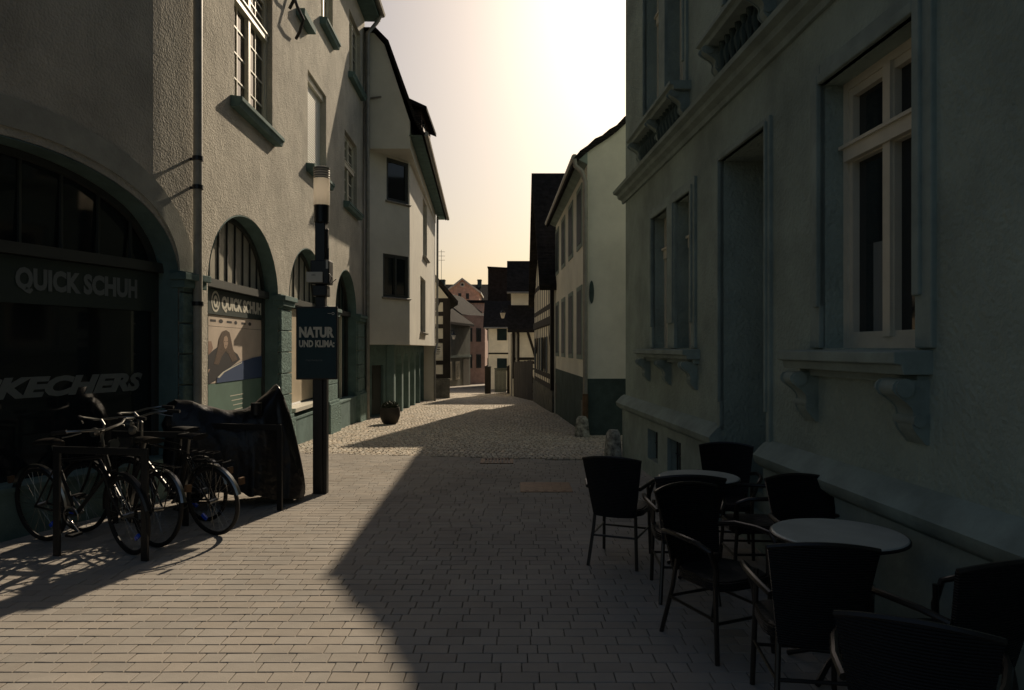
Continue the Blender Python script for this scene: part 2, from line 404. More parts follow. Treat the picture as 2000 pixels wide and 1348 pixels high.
# ================================================================== LEFT SHOP BUILDING
def dims(P, a, b, z0, z1, dp=.25, **k): return dict(s0=a, s1=b, z0=z0, z1=z1, dp=dp, **k)
P = PLft
sP = P.at(390)                                              # corner with the downpipe
T = Thing('shop_building', 'long rendered shop building with arched shop windows and a zinc downpipe, at the left edge', 'building', (-5, 9, 0))
L0 = P.at(0) - 3.5
sp = 2.52
aX = P.at(349); 
cA = P.at(36)
arches = [dims(P, 2 * cA - aX, aX, .42, 3.58, .3, arch=1, sp=sp),
          dims(P, P.at(405), P.at(543), .42, 3.6, .26, arch=1, sp=sp),
          dims(P, P.at(564), P.at(636), .42, 3.62, .26, arch=1, sp=sp),
          dims(P, P.at(655), P.at(696), .42, 3.6, .26, arch=1, sp=sp)]
wA = dims(P, P.at(457), P.at(532), 5.12, 7.3, .2); wB = dims(P, P.at(601), P.at(637), 5.22, 7.06, .2)
wC = dims(P, P.at(673), P.at(697), 5.2, 6.95, .2)
w2 = [dims(P, P.at(457), P.at(520), 8.5, 10.1, .2), dims(P, P.at(627), P.at(650), 8.5, 10.1, .2), dims(P, P.at(682), P.at(704), 8.5, 10.1, .2)]
wL = dims(P, sP - 4.2, sP - 3.0, 5.2, 7.2, .2)
mb = MB(); TOPZ = 10.9
wall(mb, P, P.at(0) - 5, P.L, -.4, TOPZ, arches + [wA, wB, wC, wL] + w2)
a0 = P.at(0) - 5
core = [P(x, 0, -.5).xy for x in (a0, P.at(300), sP, P.L)] + [P(x, 0, -9).xy for x in (P.L, a0)]
mb.prism(core, -.4, TOPZ); mb.poly([P(a0, -.4, 0), P(a0, TOPZ, 0), P(a0, TOPZ, -9), P(a0, -.4, -9)])
mb.poly([P(P.L, -.4, 0), P(P.L, TOPZ, 0), P(P.L, TOPZ, -9), P(P.L, -.4, -9)])
T.part('wall', mb, m_plaster)
# eave and roof
mb = MB(); wbox(mb, P, a0, P.L + .1, TOPZ - .12, TOPZ + .1, -.3, .42); T.part('eave', mb, m_trimteal)
gut = MB(); gut.tube([P(x, TOPZ + .02, .5) for x in (a0, sP - 1.2, sP, P.L)], .08, 8); T.part('gutter', gut, m_zinc)
mb = MB(); mb.grid([[P(x, TOPZ + .1, .42) for x in (a0, sP - .9, sP, P.L)], [P(x, TOPZ + 4.6, -4.5) for x in (a0, sP - .9, sP, P.L)], [P(x, TOPZ + .1, -9.2) for x in (a0, sP - .9, sP, P.L)]])
mb.poly([P(P.L, TOPZ + .1, .42), P(P.L, TOPZ + 4.6, -4.5), P(P.L, TOPZ + .1, -9.2)])
T.part('roof', mb, m_roof)
# pillars of rusticated stone under the imposts, plinth
def pillar(a, b):
    c = MB(); z = .55; random.seed(int(a * 100))
    wbox(c, P, a - .05, b + .05, -.4, .5, -.05, .12); wbox(c, P, a - .03, b + .03, .5, .56, -.05, .09)
    o = T.part('pillar', c, m_rustic, bevel=.012)
    d = MB()
    while z < sp - .12:
        h = min(.36, sp - .1 - z); wbox(d, P, a, b, z + .006, z + h - .006, -.05, .055); z += h
    T.part('stone_block', d, m_rustic, o, bevel=.012)
    e = MB(); wbox(e, P, a - .04, b + .04, sp - .12, sp - .03, -.08, .10); wbox(e, P, a - .07, b + .07, sp - .03, sp + .05, -.08, .14); wbox(e, P, a - .02, b + .02, sp + .05, sp + .075, -.03, .05)
    T.part('impost', e, m_trimteal, o, bevel=.008)
pillar(aX + .0, sP - .06); pillar(sP + .1, P.at(405) - .0) if P.at(405) - sP > .25 else None
pillar(P.at(543), P.at(564)); pillar(P.at(636), P.at(655)); pillar(P.at(696), P.L - .08)
for o_ in arches:
    c = MB(); wbox(c, P, o_['s0'] + .0, o_['s1'] - .0, -.4, .42, -.3, .012); wbox(c, P, o_['s0'], o_['s1'], .42, .46, -.3, .03)
    T.part('stall_riser', c, m_trimteal)
# arch mouldings are the reveal: teal lining
for o_ in arches:
    c = MB(); xs = arch_pts(o_, 36); zs = [arch_z(o_, x) for x in xs]
    ce = (o_['s0'] + o_['s1']) / 2
    def ins(x, z, t): 
        return (ce + (x - ce) * (1 - t / ((o_['s1'] - o_['s0']) / 2)), sp + (z - sp) * (1 - t / (o_['z1'] - sp)))
    def ring_row(t, d): return [P(*ins(x, z, t), d) for x, z in zip(xs, zs)]
    c.grid([ring_row(.004, -.01), ring_row(.018, .006), ring_row(.018, -.25)])
    for s_, e_ in ((o_['s0'] + .018, 1), (o_['s1'] - .018, -1)):
        c.poly([P(s_, .46, 0), P(s_, sp, 0), P(s_, sp, -.25), P(s_, .46, -.25)])
    T.part('arch_lining', c, m_trimteal)
# smooth plaster band round the big arch
o_ = arches[0]; xs = arch_pts(o_, 48); cE = (o_['s0'] + o_['s1']) / 2; hE = (o_['s1'] - o_['s0']) / 2
def band(t, d): return [P(cE + (x - cE) * (1 + t / hE), sp + .08 + (arch_z(o_, x) - sp) * (1 + t / (o_['z1'] - sp)), d) for x in xs]
c = MB(); c.grid([band(-.0, .0), band(.0, .014), band(.27, .014), band(.275, .0)]); T.part('arch_band', c, m_plaster2b)
# window frames in the arches
def arch_window(o_, glass_low, sign=True, bars=8, dk=m_dwood, tr=2.56, upper=m_glass):
    d = -o_['dp']; a, b = o_['s0'] + .02, o_['s1'] - .02; ce = (a + b) / 2
    c = MB(); xs = arch_pts(o_, 36); zs = [arch_z(o_, x) for x in xs]; 
    def row(t, dd): return [P(ce + (x - ce) * (1 - t / ((b - a) / 2)), sp + (z - sp) * (1 - t / (o_['z1'] - sp)), dd) for x, z in zip(xs, zs)]
    c.grid([row(.02, d + .05), row(.09, d + .05), row(.09, d)])
    wbox(c, P, a, a + .07, .46, tr, d, d + .05); wbox(c, P, b - .07, b, .46, tr, d, d + .05)
    wbox(c, P, a, b, tr - .05, tr + .06, d, d + .12)
    for i in range(1, bars):
        x = a + (b - a) * i / bars; z1 = arch_z(o_, x) - .05; wbox(c, P, x - .012, x + .012, tr + .06, z1, d, d + .03)
    o = T.part('window', c, dk)
    g = MB(); g.poly([P(x, z - .01, d + .006) for x, z in zip([xs[0]] + xs + [xs[-1]], [tr] + zs + [tr])]); T.part('fanlight_pane', g, upper, o)
    g = MB(); br = [a] + [v for v in P.S if a < v < b] + [b]
    g.grid([[P(x, .46, d + .006) for x in br], [P(x, tr, d + .006) for x in br]]); T.part('pane', g, glass_low, o)
    return o, d
# big arch, lettering on dark glass
W0, d = arch_window(arches[0], m_glass, bars=9, tr=2.62)
W0['label'] = 'wide arched shop window with QUICK SCHUH and SKECHERS lettering'
c = MB(); wbox(c, P, arches[0]['s0'] + .1, arches[0]['s1'] - .1, 2.12, 2.56, d + .03, d + .06); sb = T.part('sign_band', c, m_band, W0)
def fit(string, px0, px1, z, h, dd, **k):
    a, b = P.at(px0, dd), P.at(px1, dd); t = text(P, string, 0, 0, h, mb=None, d=0, **{kk: v for kk, v in k.items() if kk in ('bold', 'shear')})
    # measure the text in its own plane
    cu = bpy.data.curves.new('t', 'FONT'); cu.body = string; cu.size = h; cu.offset = k.get('bold', 0); cu.shear = k.get('shear', 0); o = bpy.data.objects.new('t', cu)
    COL.objects.link(o); bpy.context.view_layer.update(); W = o.dimensions.x; bpy.data.objects.remove(o)
    return text(P, string, a, z, h, d=dd, sx=(b - a) / W, **k)
a_, b_ = P.at(24, d), P.at(268, d)
T.part('lettering', fit('QUICK SCHUH', 30, 268, 2.265, .265, d + .066, bold=.013), m_letterdim, W0)
sE0, sE1 = P.at(47, d), P.at(276, d); pitch = (sE1 - sE0) / 6.0
T.part('lettering', text(P, 'SKECHERS', sE0 - pitch * 2, 1.235, .285, d=d + .012, bold=.012, shear=.32, sx=(sE1 - sE0) / .99, ), m_letterdim, W0) if False else None
def fit2(string, s0, s1, z, h, dd, **k):
    cu = bpy.data.curves.new('t', 'FONT'); cu.body = string; cu.size = h; cu.offset = k.get('bold', 0); cu.shear = k.get('shear', 0); o = bpy.data.objects.new('t', cu)
    COL.objects.link(o); bpy.context.view_layer.update(); W = o.dimensions.x; bpy.data.objects.remove(o)
    return text(P, string, s0, z, h, d=dd, sx=(s1 - s0) / W, **k)
T.part('lettering', fit2('SKECHERS', sE0 - (sE1 - sE0) * .335, sE1, 1.24, .25, d + .012, bold=.014, shear=.3), m_letterdim, W0)
# second arch: sign, brand strip, poster, green film
W1, d = arch_window(arches[1], m_glass, bars=9, upper=m_frost)
A = arches[1]; a, b = A['s0'] + .09, A['s1'] - .09
def wz(px, py): return P.z(px, py, d)
c = MB(); wbox(c, P, a, b, 2.16, 2.50, d + .01, d + .03); T.part('sign_band', c, m_band, W1)
c = text(P, 'QUICK SCHUH', 0, 0, .2, d=0)
x0 = P.at(428, d); x1 = P.at(497, d)
T.part('lettering', fit2('QUICK SCHUH', x0, x1 + .22, 2.25, .24, d + .034, bold=.013), m_letter, W1)
c = MB()
def flat_ring(c, s, z, r0, r1, sx, sy, dd, n=28):
    c.grid([[P(s + r * sx * math.cos(t), z + r * sy * math.sin(t), dd) for t in [2 * math.pi * k / n for k in range(n + 1)]] for r in (r0, r1)])
lx = P.at(416, d)
flat_ring(c, lx, 2.335, .115, .145, 1.0, 1.0, d + .034); flat_ring(c, lx, 2.335, .035, .075, 1.0, 1.1, d + .034)
c.poly([P(lx + .005, 2.27, d + .0345), P(lx + .075, 2.25, d + .0345), P(lx + .085, 2.27, d + .0345), P(lx + .03, 2.31, d + .0345)])
T.part('round_logo', c, m_letter, W1)
def panel(name, s0, s1, z0, z1, mat, dd, pr=None):
    c = MB(); c.poly([P(s0, z0, dd), P(s1, z0, dd), P(s1, z1, dd), P(s0, z1, dd)]); return T.part(name, c, mat, pr or W1)
panel('brand_strip', a, b, 2.0, 2.155, m_poster, d + .012)
panel('poster', a, b, 1.22, 1.995, m_poster, d + .012)
panel('window_film', a, b, .5, 1.215, m_postergreen, d + .012)
c = MB(); 
def shp(c, pts, dd): c.poly([P(a + (b - a) * u, 1.22 + .775 * v, dd) for u, v in pts])
shp(c, [(0, .32), (.18, .33), (.26, .62), (.24, .74), (0, .72)], d + .014); T.part('poster_print', c, m_postergrad, W1)
c = MB(); shp(c, [(.04, 0), (.03, .22), (.10, .30), (.16, .44), (.26, .58), (.34, .66), (.43, .67), (.52, .58), (.60, .50), (.64, .40), (.56, .32), (.42, .20), (.30, .05), (.22, 0)], d + .016); T.part('poster_print', c, m_posterdk, W1)
c = MB(); shp(c, [(.27, .34), (.31, .56), (.34, .80), (.38, .92), (.43, .95), (.48, .91), (.50, .80), (.53, .60), (.60, .40), (.52, .36), (.46, .52), (.42, .56), (.37, .46), (.33, .32)], d + .018); T.part('poster_print', c, m_posterhair, W1)
c = MB(); shp(c, [(.40, .64), (.392, .74), (.402, .82), (.43, .85), (.452, .81), (.457, .71), (.44, .63), (.42, .60)], d + .020); shp(c, [(.10, .14), (.2, .2), (.22, .26), (.12, .22)], d + .020); T.part('poster_print', c, m_posterskin, W1)
c = MB(); shp(c, [(.398, .742), (.416, .746), (.416, .736), (.398, .732)], d + .022); shp(c, [(.434, .746), (.45, .742), (.45, .732), (.434, .736)], d + .022); shp(c, [(.412, .665), (.436, .665), (.43, .655), (.416, .655)], d + .022)
T.part('poster_print', c, m_posterdk, W1)
c = MB(); shp(c, [(.30, 0), (.31, .10), (.38, .19), (.50, .27), (.66, .36), (.84, .42), (1.0, .45), (1.0, .0)], d + .021); T.part('poster_print', c, m_posterblue, W1)
c = MB(); shp(c, [(.335, .085), (.40, .175), (.52, .25), (.66, .33), (.66, .345), (.50, .265), (.38, .185), (.31, .10)], d + .023); T.part('poster_print', c, m_letter, W1)
c = MB()
wpoly(c, P, [(a + .02, 2.02), (a + .30, 2.02), (a + .30, 2.14), (a + .02, 2.14)], d + .012, d + .0155); T.part('brand_mark', c, m_posterblue, W1)
c = text(P, 'SCHUHE', a + .035, 2.085, .062, d=d + .018, bold=.002); text(P, 'MARKEN', a + .035, 2.03, .062, d=d + .018, bold=.002, mb=c); T.part('lettering', c, m_letter, W1)
c = MB()
xx = a + .42
for k in range(3): c.poly([P(xx + k * .035, 2.04, d + .0145), P(xx + k * .035 + .022, 2.04, d + .0145), P(xx + k * .035 + .006, 2.07 + k * .02, d + .0145), P(xx + k * .035 - .012, 2.065 + k * .02, d + .0145)])
for k, wd in enumerate((.2, .16, .2, .12, .18, .14)):
    x_ = a + .62 + k * .3; z_ = 2.06; 
    if k % 2 == 0: c.poly([P(x_, z_, d + .0145), P(x_ + wd, z_, d + .0145), P(x_ + wd, z_ + .03, d + .0145), P(x_, z_ + .03, d + .0145)])
    else: c.poly([P(x_ + wd * .5 * (1 + math.cos(t)), z_ + .015 + .028 * math.sin(t), d + .0145) for t in [2 * math.pi * q / 12 for q in range(12)]])
T.part('brand_mark', c, m_posterdk, W1)
c = MB(); 
for k in range(5): 
    z_ = 1.0 - k * .07; x_ = a + 1.35 + .06 * k
    c.poly([P(x_, z_, d + .0145), P(x_ + .55 - .07 * k, z_, d + .0145), P(x_ + .55 - .07 * k, z_ + .012, d + .0145), P(x_, z_ + .012, d + .0145)])
T.part('small_print', c, m_letter, W1)
W1['label'] = 'arched shop window with advertising poster of a woman beside a car'
W2, d = arch_window(arches[2], m_glass, bars=7, upper=m_frost)
A = arches[2]; panel('window_film', A['s0'] + .3, A['s1'] - .1, .66, 2.45, m_cream, d + .012, W2)
c = MB(); wbox(c, P, A['s0'] + .2, A['s0'] + .3, .46, 2.5, d, d + .09); T.part('door_post', c, m_dwood, W2)
c = MB(); wbox(c, P, A['s0'] + .3, A['s1'], .55, .62, d, d + .3); T.part('window_ledge', c, m_white_paint, W2)
W3, d = arch_window(arches[3], m_glass, bars=6)
A = arches[3]; c = MB()
for k in (.32, .66): wbox(c, P, A['s0'] + (A['s1'] - A['s0']) * k - .05, A['s0'] + (A['s1'] - A['s0']) * k + .05, .46, 2.5, d, d + .05)
T.part('mullion', c, m_pwood, W3)
# upper windows
for q, kw in ((wA, dict(rows=4, cols=2, transom=6.65)), (wC, dict(rows=3, cols=2, transom=6.2)), (wL, dict(rows=4, cols=2, transom=6.6))):
    window(T, P, q['s0'], q['s1'], q['z0'], q['z1'], .14, sill=(.14, .14, .16), sillmat=m_trimteal, **kw)
for q in w2: window(T, P, q['s0'], q['s1'], q['z0'], q['z1'], .14, rows=4, cols=2, sill=(.12, .14, .16), sillmat=m_trimteal)
# roller shutter window
c = MB(); wbox(c, P, wB['s0'], wB['s1'], wB['z1'] - .12, wB['z1'], -.2, -.06); o = T.part('window', c, m_pwood, label=None) if False else T.part('window', c, m_pwood)
o['label'] = 'window closed by a slatted roller shutter'
c = MB(); z = wB['z0']
while z < wB['z1'] - .13:
    c.grid([[P(x, z, -.15), P(x, z + .012, -.128), P(x, z + .036, -.128), P(x, z + .048, -.15)] for x in (wB['s0'], wB['s1'])]); z += .05
T.part('roller_shutter', c, m_slat, o)
c = MB(); wpoly_sill(c, P, wB['s0'] - .12, wB['s1'] + .12, wB['z0'], .14, .16, .2); T.part('sill', c, m_trimteal, o)
# iron shutter hooks high on the wall
for px_, zz_ in ((553, 7.55), (566, 7.2)):
    s_ = P.at(px_); c = wtube(P, [(s_, zz_ + .75, .04), (s_, zz_ + .5, .12), (s_ + .06, zz_ + .28, .22), (s_ + .12, zz_ + .1, .14), (s_ + .2, zz_, .05)], .028, 8); T.part('iron_hook', c, m_black)
c = MB(); wbox(c, P, P.at(578), P.at(601), 7.72, 7.84, 0, .16); T.part('ledge', c, m_trimteal)
# downpipe at the corner
def downpipe(T, P, s, z0, z1, r=.055, d=.11, mat=None, clips=(1, 3, 5, 7), name='downpipe'):
    c = wtube(P, [(s, z0, d), (s, z1, d)], r, 14); o = T.part(name, c, mat or m_zinc, smooth=True)
    c = MB()
    for z in clips:
        if z0 < z < z1: c.tube([P(s, z, d), P(s, z + .05, d)], r + .012, 14); wbox(c, P, s - .01, s + .01, z + .01, z + .04, -.02, d)
    T.part('pipe_clip', c, m_black, o); return o
downpipe(T, P, sP - .2, .3, TOPZ, .052, .10, m_pipeteal, (.8, 2.2, 3.58, 3.92, 6.4, 8.8))
c = MB(); c.tube([P(P.L - .25, 0 + zg(19.6), .13), P(P.L - .25, TOPZ - .6, .13), P(P.L - .12, TOPZ - .25, .35), P(P.L - .1, TOPZ, .48)], .055, 12); T.part('downpipe', c, m_zinc, smooth=True)

# ================================================================== MODERN WHITE HOUSE WITH JETTY (left)
A_ = Vector((-4.081, 19.84)); B_ = Vector((-3.04, 21.3)); C_ = Vector((-3.39, 31.7)); U_ = Vector((-2.82, 19.84))
T = Thing('jettied_house', 'pale plaster house with jettied upper floors above a teal arcade, beside the shop building', 'building', (-5, 25, zg(25)))
P1 = Path([A_, B_]); P2 = Path([B_, C_]); P3 = Path([A_ + Vector((0, -.004)), U_])
Pu = Path([U_, (C_.x + .06, C_.y)])
ZJ, ZS = 1.8, 7.22
f1 = [dims(P1, P1.at(755), P1.L - .05, P1.z(776, 396), P1.z(776, 313), .14), dims(P1, P1.at(748), P1.L - .05, P1.z(772, 582), P1.z(772, 498), .14)]
f2 = [dims(P2, P2.at(826), P2.at(834), 5.0, 7.1, .25), dims(P2, P2.at(821), P2.at(831), 2.25, 4.2, .25)]
mb = MB(); wall(mb, P1, 0, P1.L, ZJ, ZS, f1); wall(mb, P2, 0, P2.L, ZJ, ZS, f2)
mb.poly([(A_.x, A_.y, ZJ), (B_.x, B_.y, ZJ), (C_.x, C_.y, ZJ), (-9, C_.y, ZJ), (-9, A_.y, ZJ)])
mb.prism([(A_.x - .45, A_.y + .3), (B_.x - .5, B_.y + .35), (C_.x - .5, C_.y - .3), (-9, C_.y - .3), (-9, A_.y + .3)], ZJ + .02, ZS)
mb.poly([(C_.x, C_.y, -.9), (C_.x, C_.y, 8), (-9, C_.y, 8), (-9, C_.y, -.9)])
# upper storey with straight gable
gp = [(-9, 7.22), (U_.x, 7.22), (U_.x, 7.96), (-3.53, 10.1), (-3.82, 10.42), (-9, 10.5)]
mb.extr([(x, A_.y - .003, z) for x, z in gp], (-.4, 11.8, 0)) if False else None
a = [(x, A_.y - .004, z) for x, z in gp]; b = [(x - .55, C_.y, z) for x, z in gp]
ia = [mb.vert(p) for p in a]; ib = [mb.vert(p) for p in b]
for i in range(6): j = (i + 1) % 6; mb.f.append([ia[i], ia[j], ib[j], ib[i]])
mb.f.append(ia[::-1]); mb.f.append(ib)
T.part('wall', mb, m_plaster2)
for q in f1: 
    window(T, P1, q['s0'], q['s1'], q['z0'], q['z1'], .07, frame=m_dwood, fw=.05, sashes=1 if q is f1[0] else 2, sill=(.05, .05, .08), sillmat=m_zinc)
for q in f2: window(T, P2, q['s0'], q['s1'], q['z0'], q['z1'], .2, frame=m_dwood, fw=.07, sashes=2, sill=(.1, .06, .12), sillmat=m_zinc)
# steep roof shell following the gable profile, eave and dormer
rp = [(U_.x + .36, 7.55), (U_.x + .12, 7.98), (-3.46, 10.12), (-3.78, 10.45), (-9, 10.52)]
rp2 = [(U_.x + .42, 7.60), (U_.x + .19, 8.02), (-3.40, 10.16), (-3.75, 10.52), (-9, 10.6)]
mb = MB(); 
for y0, y1 in ((A_.y - .14, C_.y + 1.2),):
    rows = []
    for yy in (y0, y1):
        dx = -.045 * (yy - A_.y) * 1.0
        rows.append([(x + dx, yy, z) for x, z in rp2[::-1]] + [(x + dx, yy, z) for x, z in rp])
    mb.grid(rows, True, False)
    for r_ in rows:
        n = len(rp)
        up_, lo_ = r_[:n][::-1], r_[n:]
        for i in range(n - 1): mb.poly([up_[i], up_[i + 1], lo_[i + 1], lo_[i]])
T.part('roof', mb, m_roof)
c = MB(); c.poly([(U_.x - .02, A_.y - .1, 7.57), (U_.x + .34, A_.y - .1, 7.57), (U_.x + .34 - .56, C_.y + 1.1, 7.57), (U_.x - .02 - .56, C_.y + 1.1, 7.57)]); T.part('soffit', c, m_trimteal)
c = MB(); c.tube([(U_.x + .46, A_.y - .1, 7.6), (U_.x + .46 - .57, C_.y + 1.1, 7.6)], .07, 8); T.part('gutter', c, m_zinc)
c = MB(); c.box((-4.6, 24.2, 7.9), (-3.06, 26.9, 9.75)); 
dm = T.part('dormer', c, m_roofred); c = MB(); c.extr([(-2.86, 24.0, 9.68), (-2.86, 24.0, 9.8), (-4.6, 24.0, 10.6), (-4.6, 24.0, 10.4)], (0, 3.1, 0)); T.part('dormer_roof', c, m_roof, dm)
c = MB(); c.box((-3.1, 24.5, 8.3), (-3.03, 26.6, 9.5)); T.part('dormer_window', c, m_glass, dm)
# ground floor under the jetty
Pg = Path([(-4.35, 20.25), (-3.55, 21.6)]); Pa = Path([(-3.55, 21.6), (-3.86, 31.4)])
mb = MB(); dr = dims(Pg, Pg.at(726), Pg.at(749), -.25, 1.2, .15)
zb = -.9
ars = []; n = 5; seg = Pa.L / n
for k in range(n): ars.append(dims(Pa, k * seg + .35, (k + 1) * seg - .05, zb, 1.55, .6, arch=1, sp=1.05))
wall(mb, Pg, 0, Pg.L, zb, ZJ - .01, [dr]); wall(mb, Pa, 0, Pa.L, zb, ZJ - .01, ars)
mb.prism([(-4.8, 20.7), (-4.25, 22.0), (-4.5, 31.3), (-9, 31.3), (-9, 20.3)], zb, ZJ - .01)
T.part('arcade', mb, m_trimteal)
c = MB(); wbox(c, Pg, dr['s0'], dr['s1'], -.25, 1.2, -.14, -.1); wbox(c, Pg, dr['s0'] + .15, dr['s1'] - .15, .2, .95, -.1, -.085); T.part('door', c, m_dwood)
c = MB(); c.tube([(-3.36, 31.2, zg(31)), (-3.36, 31.2, 1.5), (-3.3, 31.6, 1.9), (-3.3, 31.75, 7.5)], .05, 10); T.part('downpipe', c, m_zinc)
c = MB(); c.tube([(-3.98, 19.72, zg(19.7)), (-3.98, 19.72, 10.4)], .055, 12); T.part('downpipe', c, m_zinc, smooth=True)
c = MB(); c.box((-3.72, 21.25, zg(22)), (-3.5, 21.45, ZJ)); T.part('corner_post', c, m_trimteal)
c = MB(); c.tube([(-3.9, 19.8, 8.6), (-3.6, 19.7, 8.6)], .03, 6); T.part('overflow_pipe', c, m_zinc)

# ================================================================== TIMBER-FRAMED HOUSES
def timber(T, P, s0, s1, z0, z1, nx, rails, braces=(), wd=.16, d=.03, skip=()):
    c = MB()
    for i in range(nx + 1):
        x = s0 + (s1 - s0) * i / nx
        wbox(c, P, x - wd / 2, x + wd / 2, z0, z1, -.02, d)
    for z in rails: wbox(c, P, s0, s1, z - wd / 2, z + wd / 2, -.02, d + .004)
    for p, q in braces: wbar(c, P, p, q, wd * .9, -.02, d - .004)
    return T.part('timber_frame', c, m_timber)
# left one
T = Thing('timber_framed_house', 'narrow half-timbered house on a rubble plinth behind the jettied house', 'building', (-4.5, 36, zg(36)))
yl = 34.5; P = Path([(-6.6, yl), (-3.06, yl)]); gz = zg(yl)
mb = MB(); wall(mb, P, 0, P.L, gz + .95, 4.1, [])
mb.prism([(-6.6, yl + .02), (-3.06, yl + .02), (-4.6, yl + 9), (-7.6, yl + 9)], gz, 4.1)
mb.poly([(-6.6, yl, 4.1), (-3.06, yl, 4.1), (-4.83, yl, 6.3)]); T.part('wall', mb, m_infill)
mb = MB(); mb.prism([(-6.6, yl - .12), (-2.98, yl - .12), (-4.5, yl + 8.9), (-7.6, yl + 8.9)], gz - .1, gz + .92); T.part('plinth', mb, m_stone)
s_ = lambda X: X + 6.6
timber(T, P, 0, P.L, gz + .95, 4.1, 3, (gz + 1.05, 1.0, 2.05, 2.75, 3.35, 4.0), (((s_(-4.1), .4), (s_(-3.6), 1.7)), ((s_(-4.1), 2.9), (s_(-3.5), 4.0))), wd=.2)
c = MB(); wbox(c, P, s_(-3.32), s_(-3.06), gz + .95, 4.1, -.02, .05); T.part('corner_post', c, m_timber)
mb = MB(); 
for sg in (1, -1):
    x0 = -4.83 + sg * 2.25; mb.extr([(x0, yl - .4, 3.75), (-4.83, yl - .4, 6.4), (-4.83, yl - .4, 6.58), (x0 + .02 * sg, yl - .4, 3.93)], (-1.7, 9.8, 0))
T.part('roof', mb, m_roof)
window(T, P, s_(-4.3), s_(-3.75), 1.2, 2.0, -.01, frame=m_pwood, ft=.05)
T = Thing('chimney_stack', 'dark chimney stack rising above the narrow half-timbered house', 'chimney', (-4.9, 36, 5.5))
mb = MB(); mb.box((-5.2, 36, 5.2), (-4.6, 36.8, 7.15)); mb.box((-5.26, 35.94, 7.0), (-4.54, 36.86, 7.08)); T.part('stack', mb, m_dado)
T.o.name = 'chimney'
# right one, gable to the street
T = Thing('timber_framed_house', 'tall half-timbered house with its steep gable to the street, beyond the white shuttered house', 'building', (2, 26, zg(26)))
P = Path([(.97, 31.0), (1.32, 22.62)]); gz = zg(31) - .1
sy = lambda Y: (31 - Y) / (31 - 22.62) * P.L
pk = sy(26.4); EZ = 3.75; PK = 7.9
top = lambda x: EZ + (PK - EZ) * (1 - abs(x - pk) / (pk if x < pk else P.L - pk)) if 0 <= x <= P.L else EZ
wins = [dims(P, sy(30.0), sy(28.4), 3.25, 4.55, .12), dims(P, sy(26.6), sy(25.4), 4.2, 5.4, .12), dims(P, sy(30.0), sy(28.4), .85, 2.1, .12), dims(P, sy(26.9), sy(25.2), .85, 2.1, .12)]
mb = MB(); wall(mb, P, 0, P.L, gz, 3, [wins[1], wins[2], wins[3]], top)
mb.prism([(1.25, 30.9), (1.5, 22.7), (9, 22.7), (9, 30.9)], gz, EZ); mb.poly([(1.33, 22.6, gz), (9, 22.6, gz), (9, 22.6, EZ), (1.33, 22.6, EZ)])
mb.poly([(.97, 31.0, gz), (9, 31.0, gz), (9, 31.0, EZ), (.97, 31.0, EZ)]); T.part('wall', mb, m_infill)
mb = MB(); wbox(mb, P, 0, P.L, gz, .35, -.05, .06); T.part('plinth', mb, m_stone)
c = MB()
for i in range(11):
    x = P.L * i / 10; wbox(c, P, max(0, x - .08), min(P.L, x + .08), .36, top(x) - .05, -.02, .006)
for z in (.42, 1.0 - .25, 2.55, 3.1): wbox(c, P, 0, P.L, z - .09, z + .09, -.02, .010)
wbox(c, P, 0, P.L, 2.5, 2.75, -.02, .05)
for z, l in ((4.1, .1), (5.5, .38), (6.6, .66)):
    a0_ = pk * (z - EZ) / (PK - EZ); b0_ = P.L - (P.L - pk) * (z - EZ) / (PK - EZ); wbox(c, P, a0_, b0_, z - .09, z + .09, -.02, .010)
wbox(c, P, P.L - .35, P.L, .36, EZ, -.02, .10)
wbar(c, P, (.3, .5), (1.5, 2.4), .15, -.02, .004); wbar(c, P, (P.L - .5, .5), (P.L - 1.7, 2.4), .15, -.02, .004)
T.part('timber_frame', c, m_timber)
for q in (wins[1], wins[2], wins[3]):
    o = window(T, P, q['s0'] , q['s1'], q['z0'], q['z1'], .1, sashes=2, fw=.06, ft=.08)
    for e in (q['s0'] - .5, q['s1'] + .03):
        c = MB(); wbox(c, P, e, e + .46, q['z0'], q['z1'], .006, .03); T.part('shutter', c, m_shut, o)
c = MB()
for sg, Ye in ((-1, 22.3), (1, 31.4)):
    zz = EZ - .25; 
    prof = [(0, Ye, zz), (0, 26.4, PK + .06), (0, 26.4, PK + .24), (0, Ye + .02 * sg, zz + .17)]
    c.extr([(.72 if sg > 0 else .86, p[1], p[2]) if p[1] != 26.4 else (.72, p[1], p[2]) for p in prof], (8.5, 0, 0))
T.part('roof', c, m_roof)

# ================================================================== WHITE SHUTTERED HOUSE (right)
T = Thing('white_shuttered_house', 'white plaster house with two rows of teal shutters and a dark dado', 'building', (3, 18, zg(18)))
xw = lambda Y: 1.575 - .0257 * (Y - 15)
P = Path([(xw(22.55), 22.55), (xw(15), 15)]); Pgb = Path([(xw(15), 15), (8.5, 15)])
gz = zg(22.6) - .1; EZ = 5.88; SL = .76
ops = []; 
for px_ in (1089, 1100.7, 1115.3, 1132.5):
    c_ = P.at(px_); ops.append(dims(P, c_ - .4, c_ + .4, 1.55, 3.0, .12)); ops.append(dims(P, c_ - .4, c_ + .4, 4.05, 5.25, .12))
mb = MB(); wall(mb, P, 0, P.L, 1.06, EZ, ops)
mb.poly([(xw(15), 15, 1.06), (8.5, 15, 1.06), (8.5, 15, EZ), (5.2, 15, EZ + (5.2 - xw(15)) * SL), (xw(15), 15, EZ)])
mb.prism([(xw(22.5) + .3, 22.5), (xw(15) + .3, 15.1), (8.5, 15.1), (8.5, 22.5)], gz, EZ)
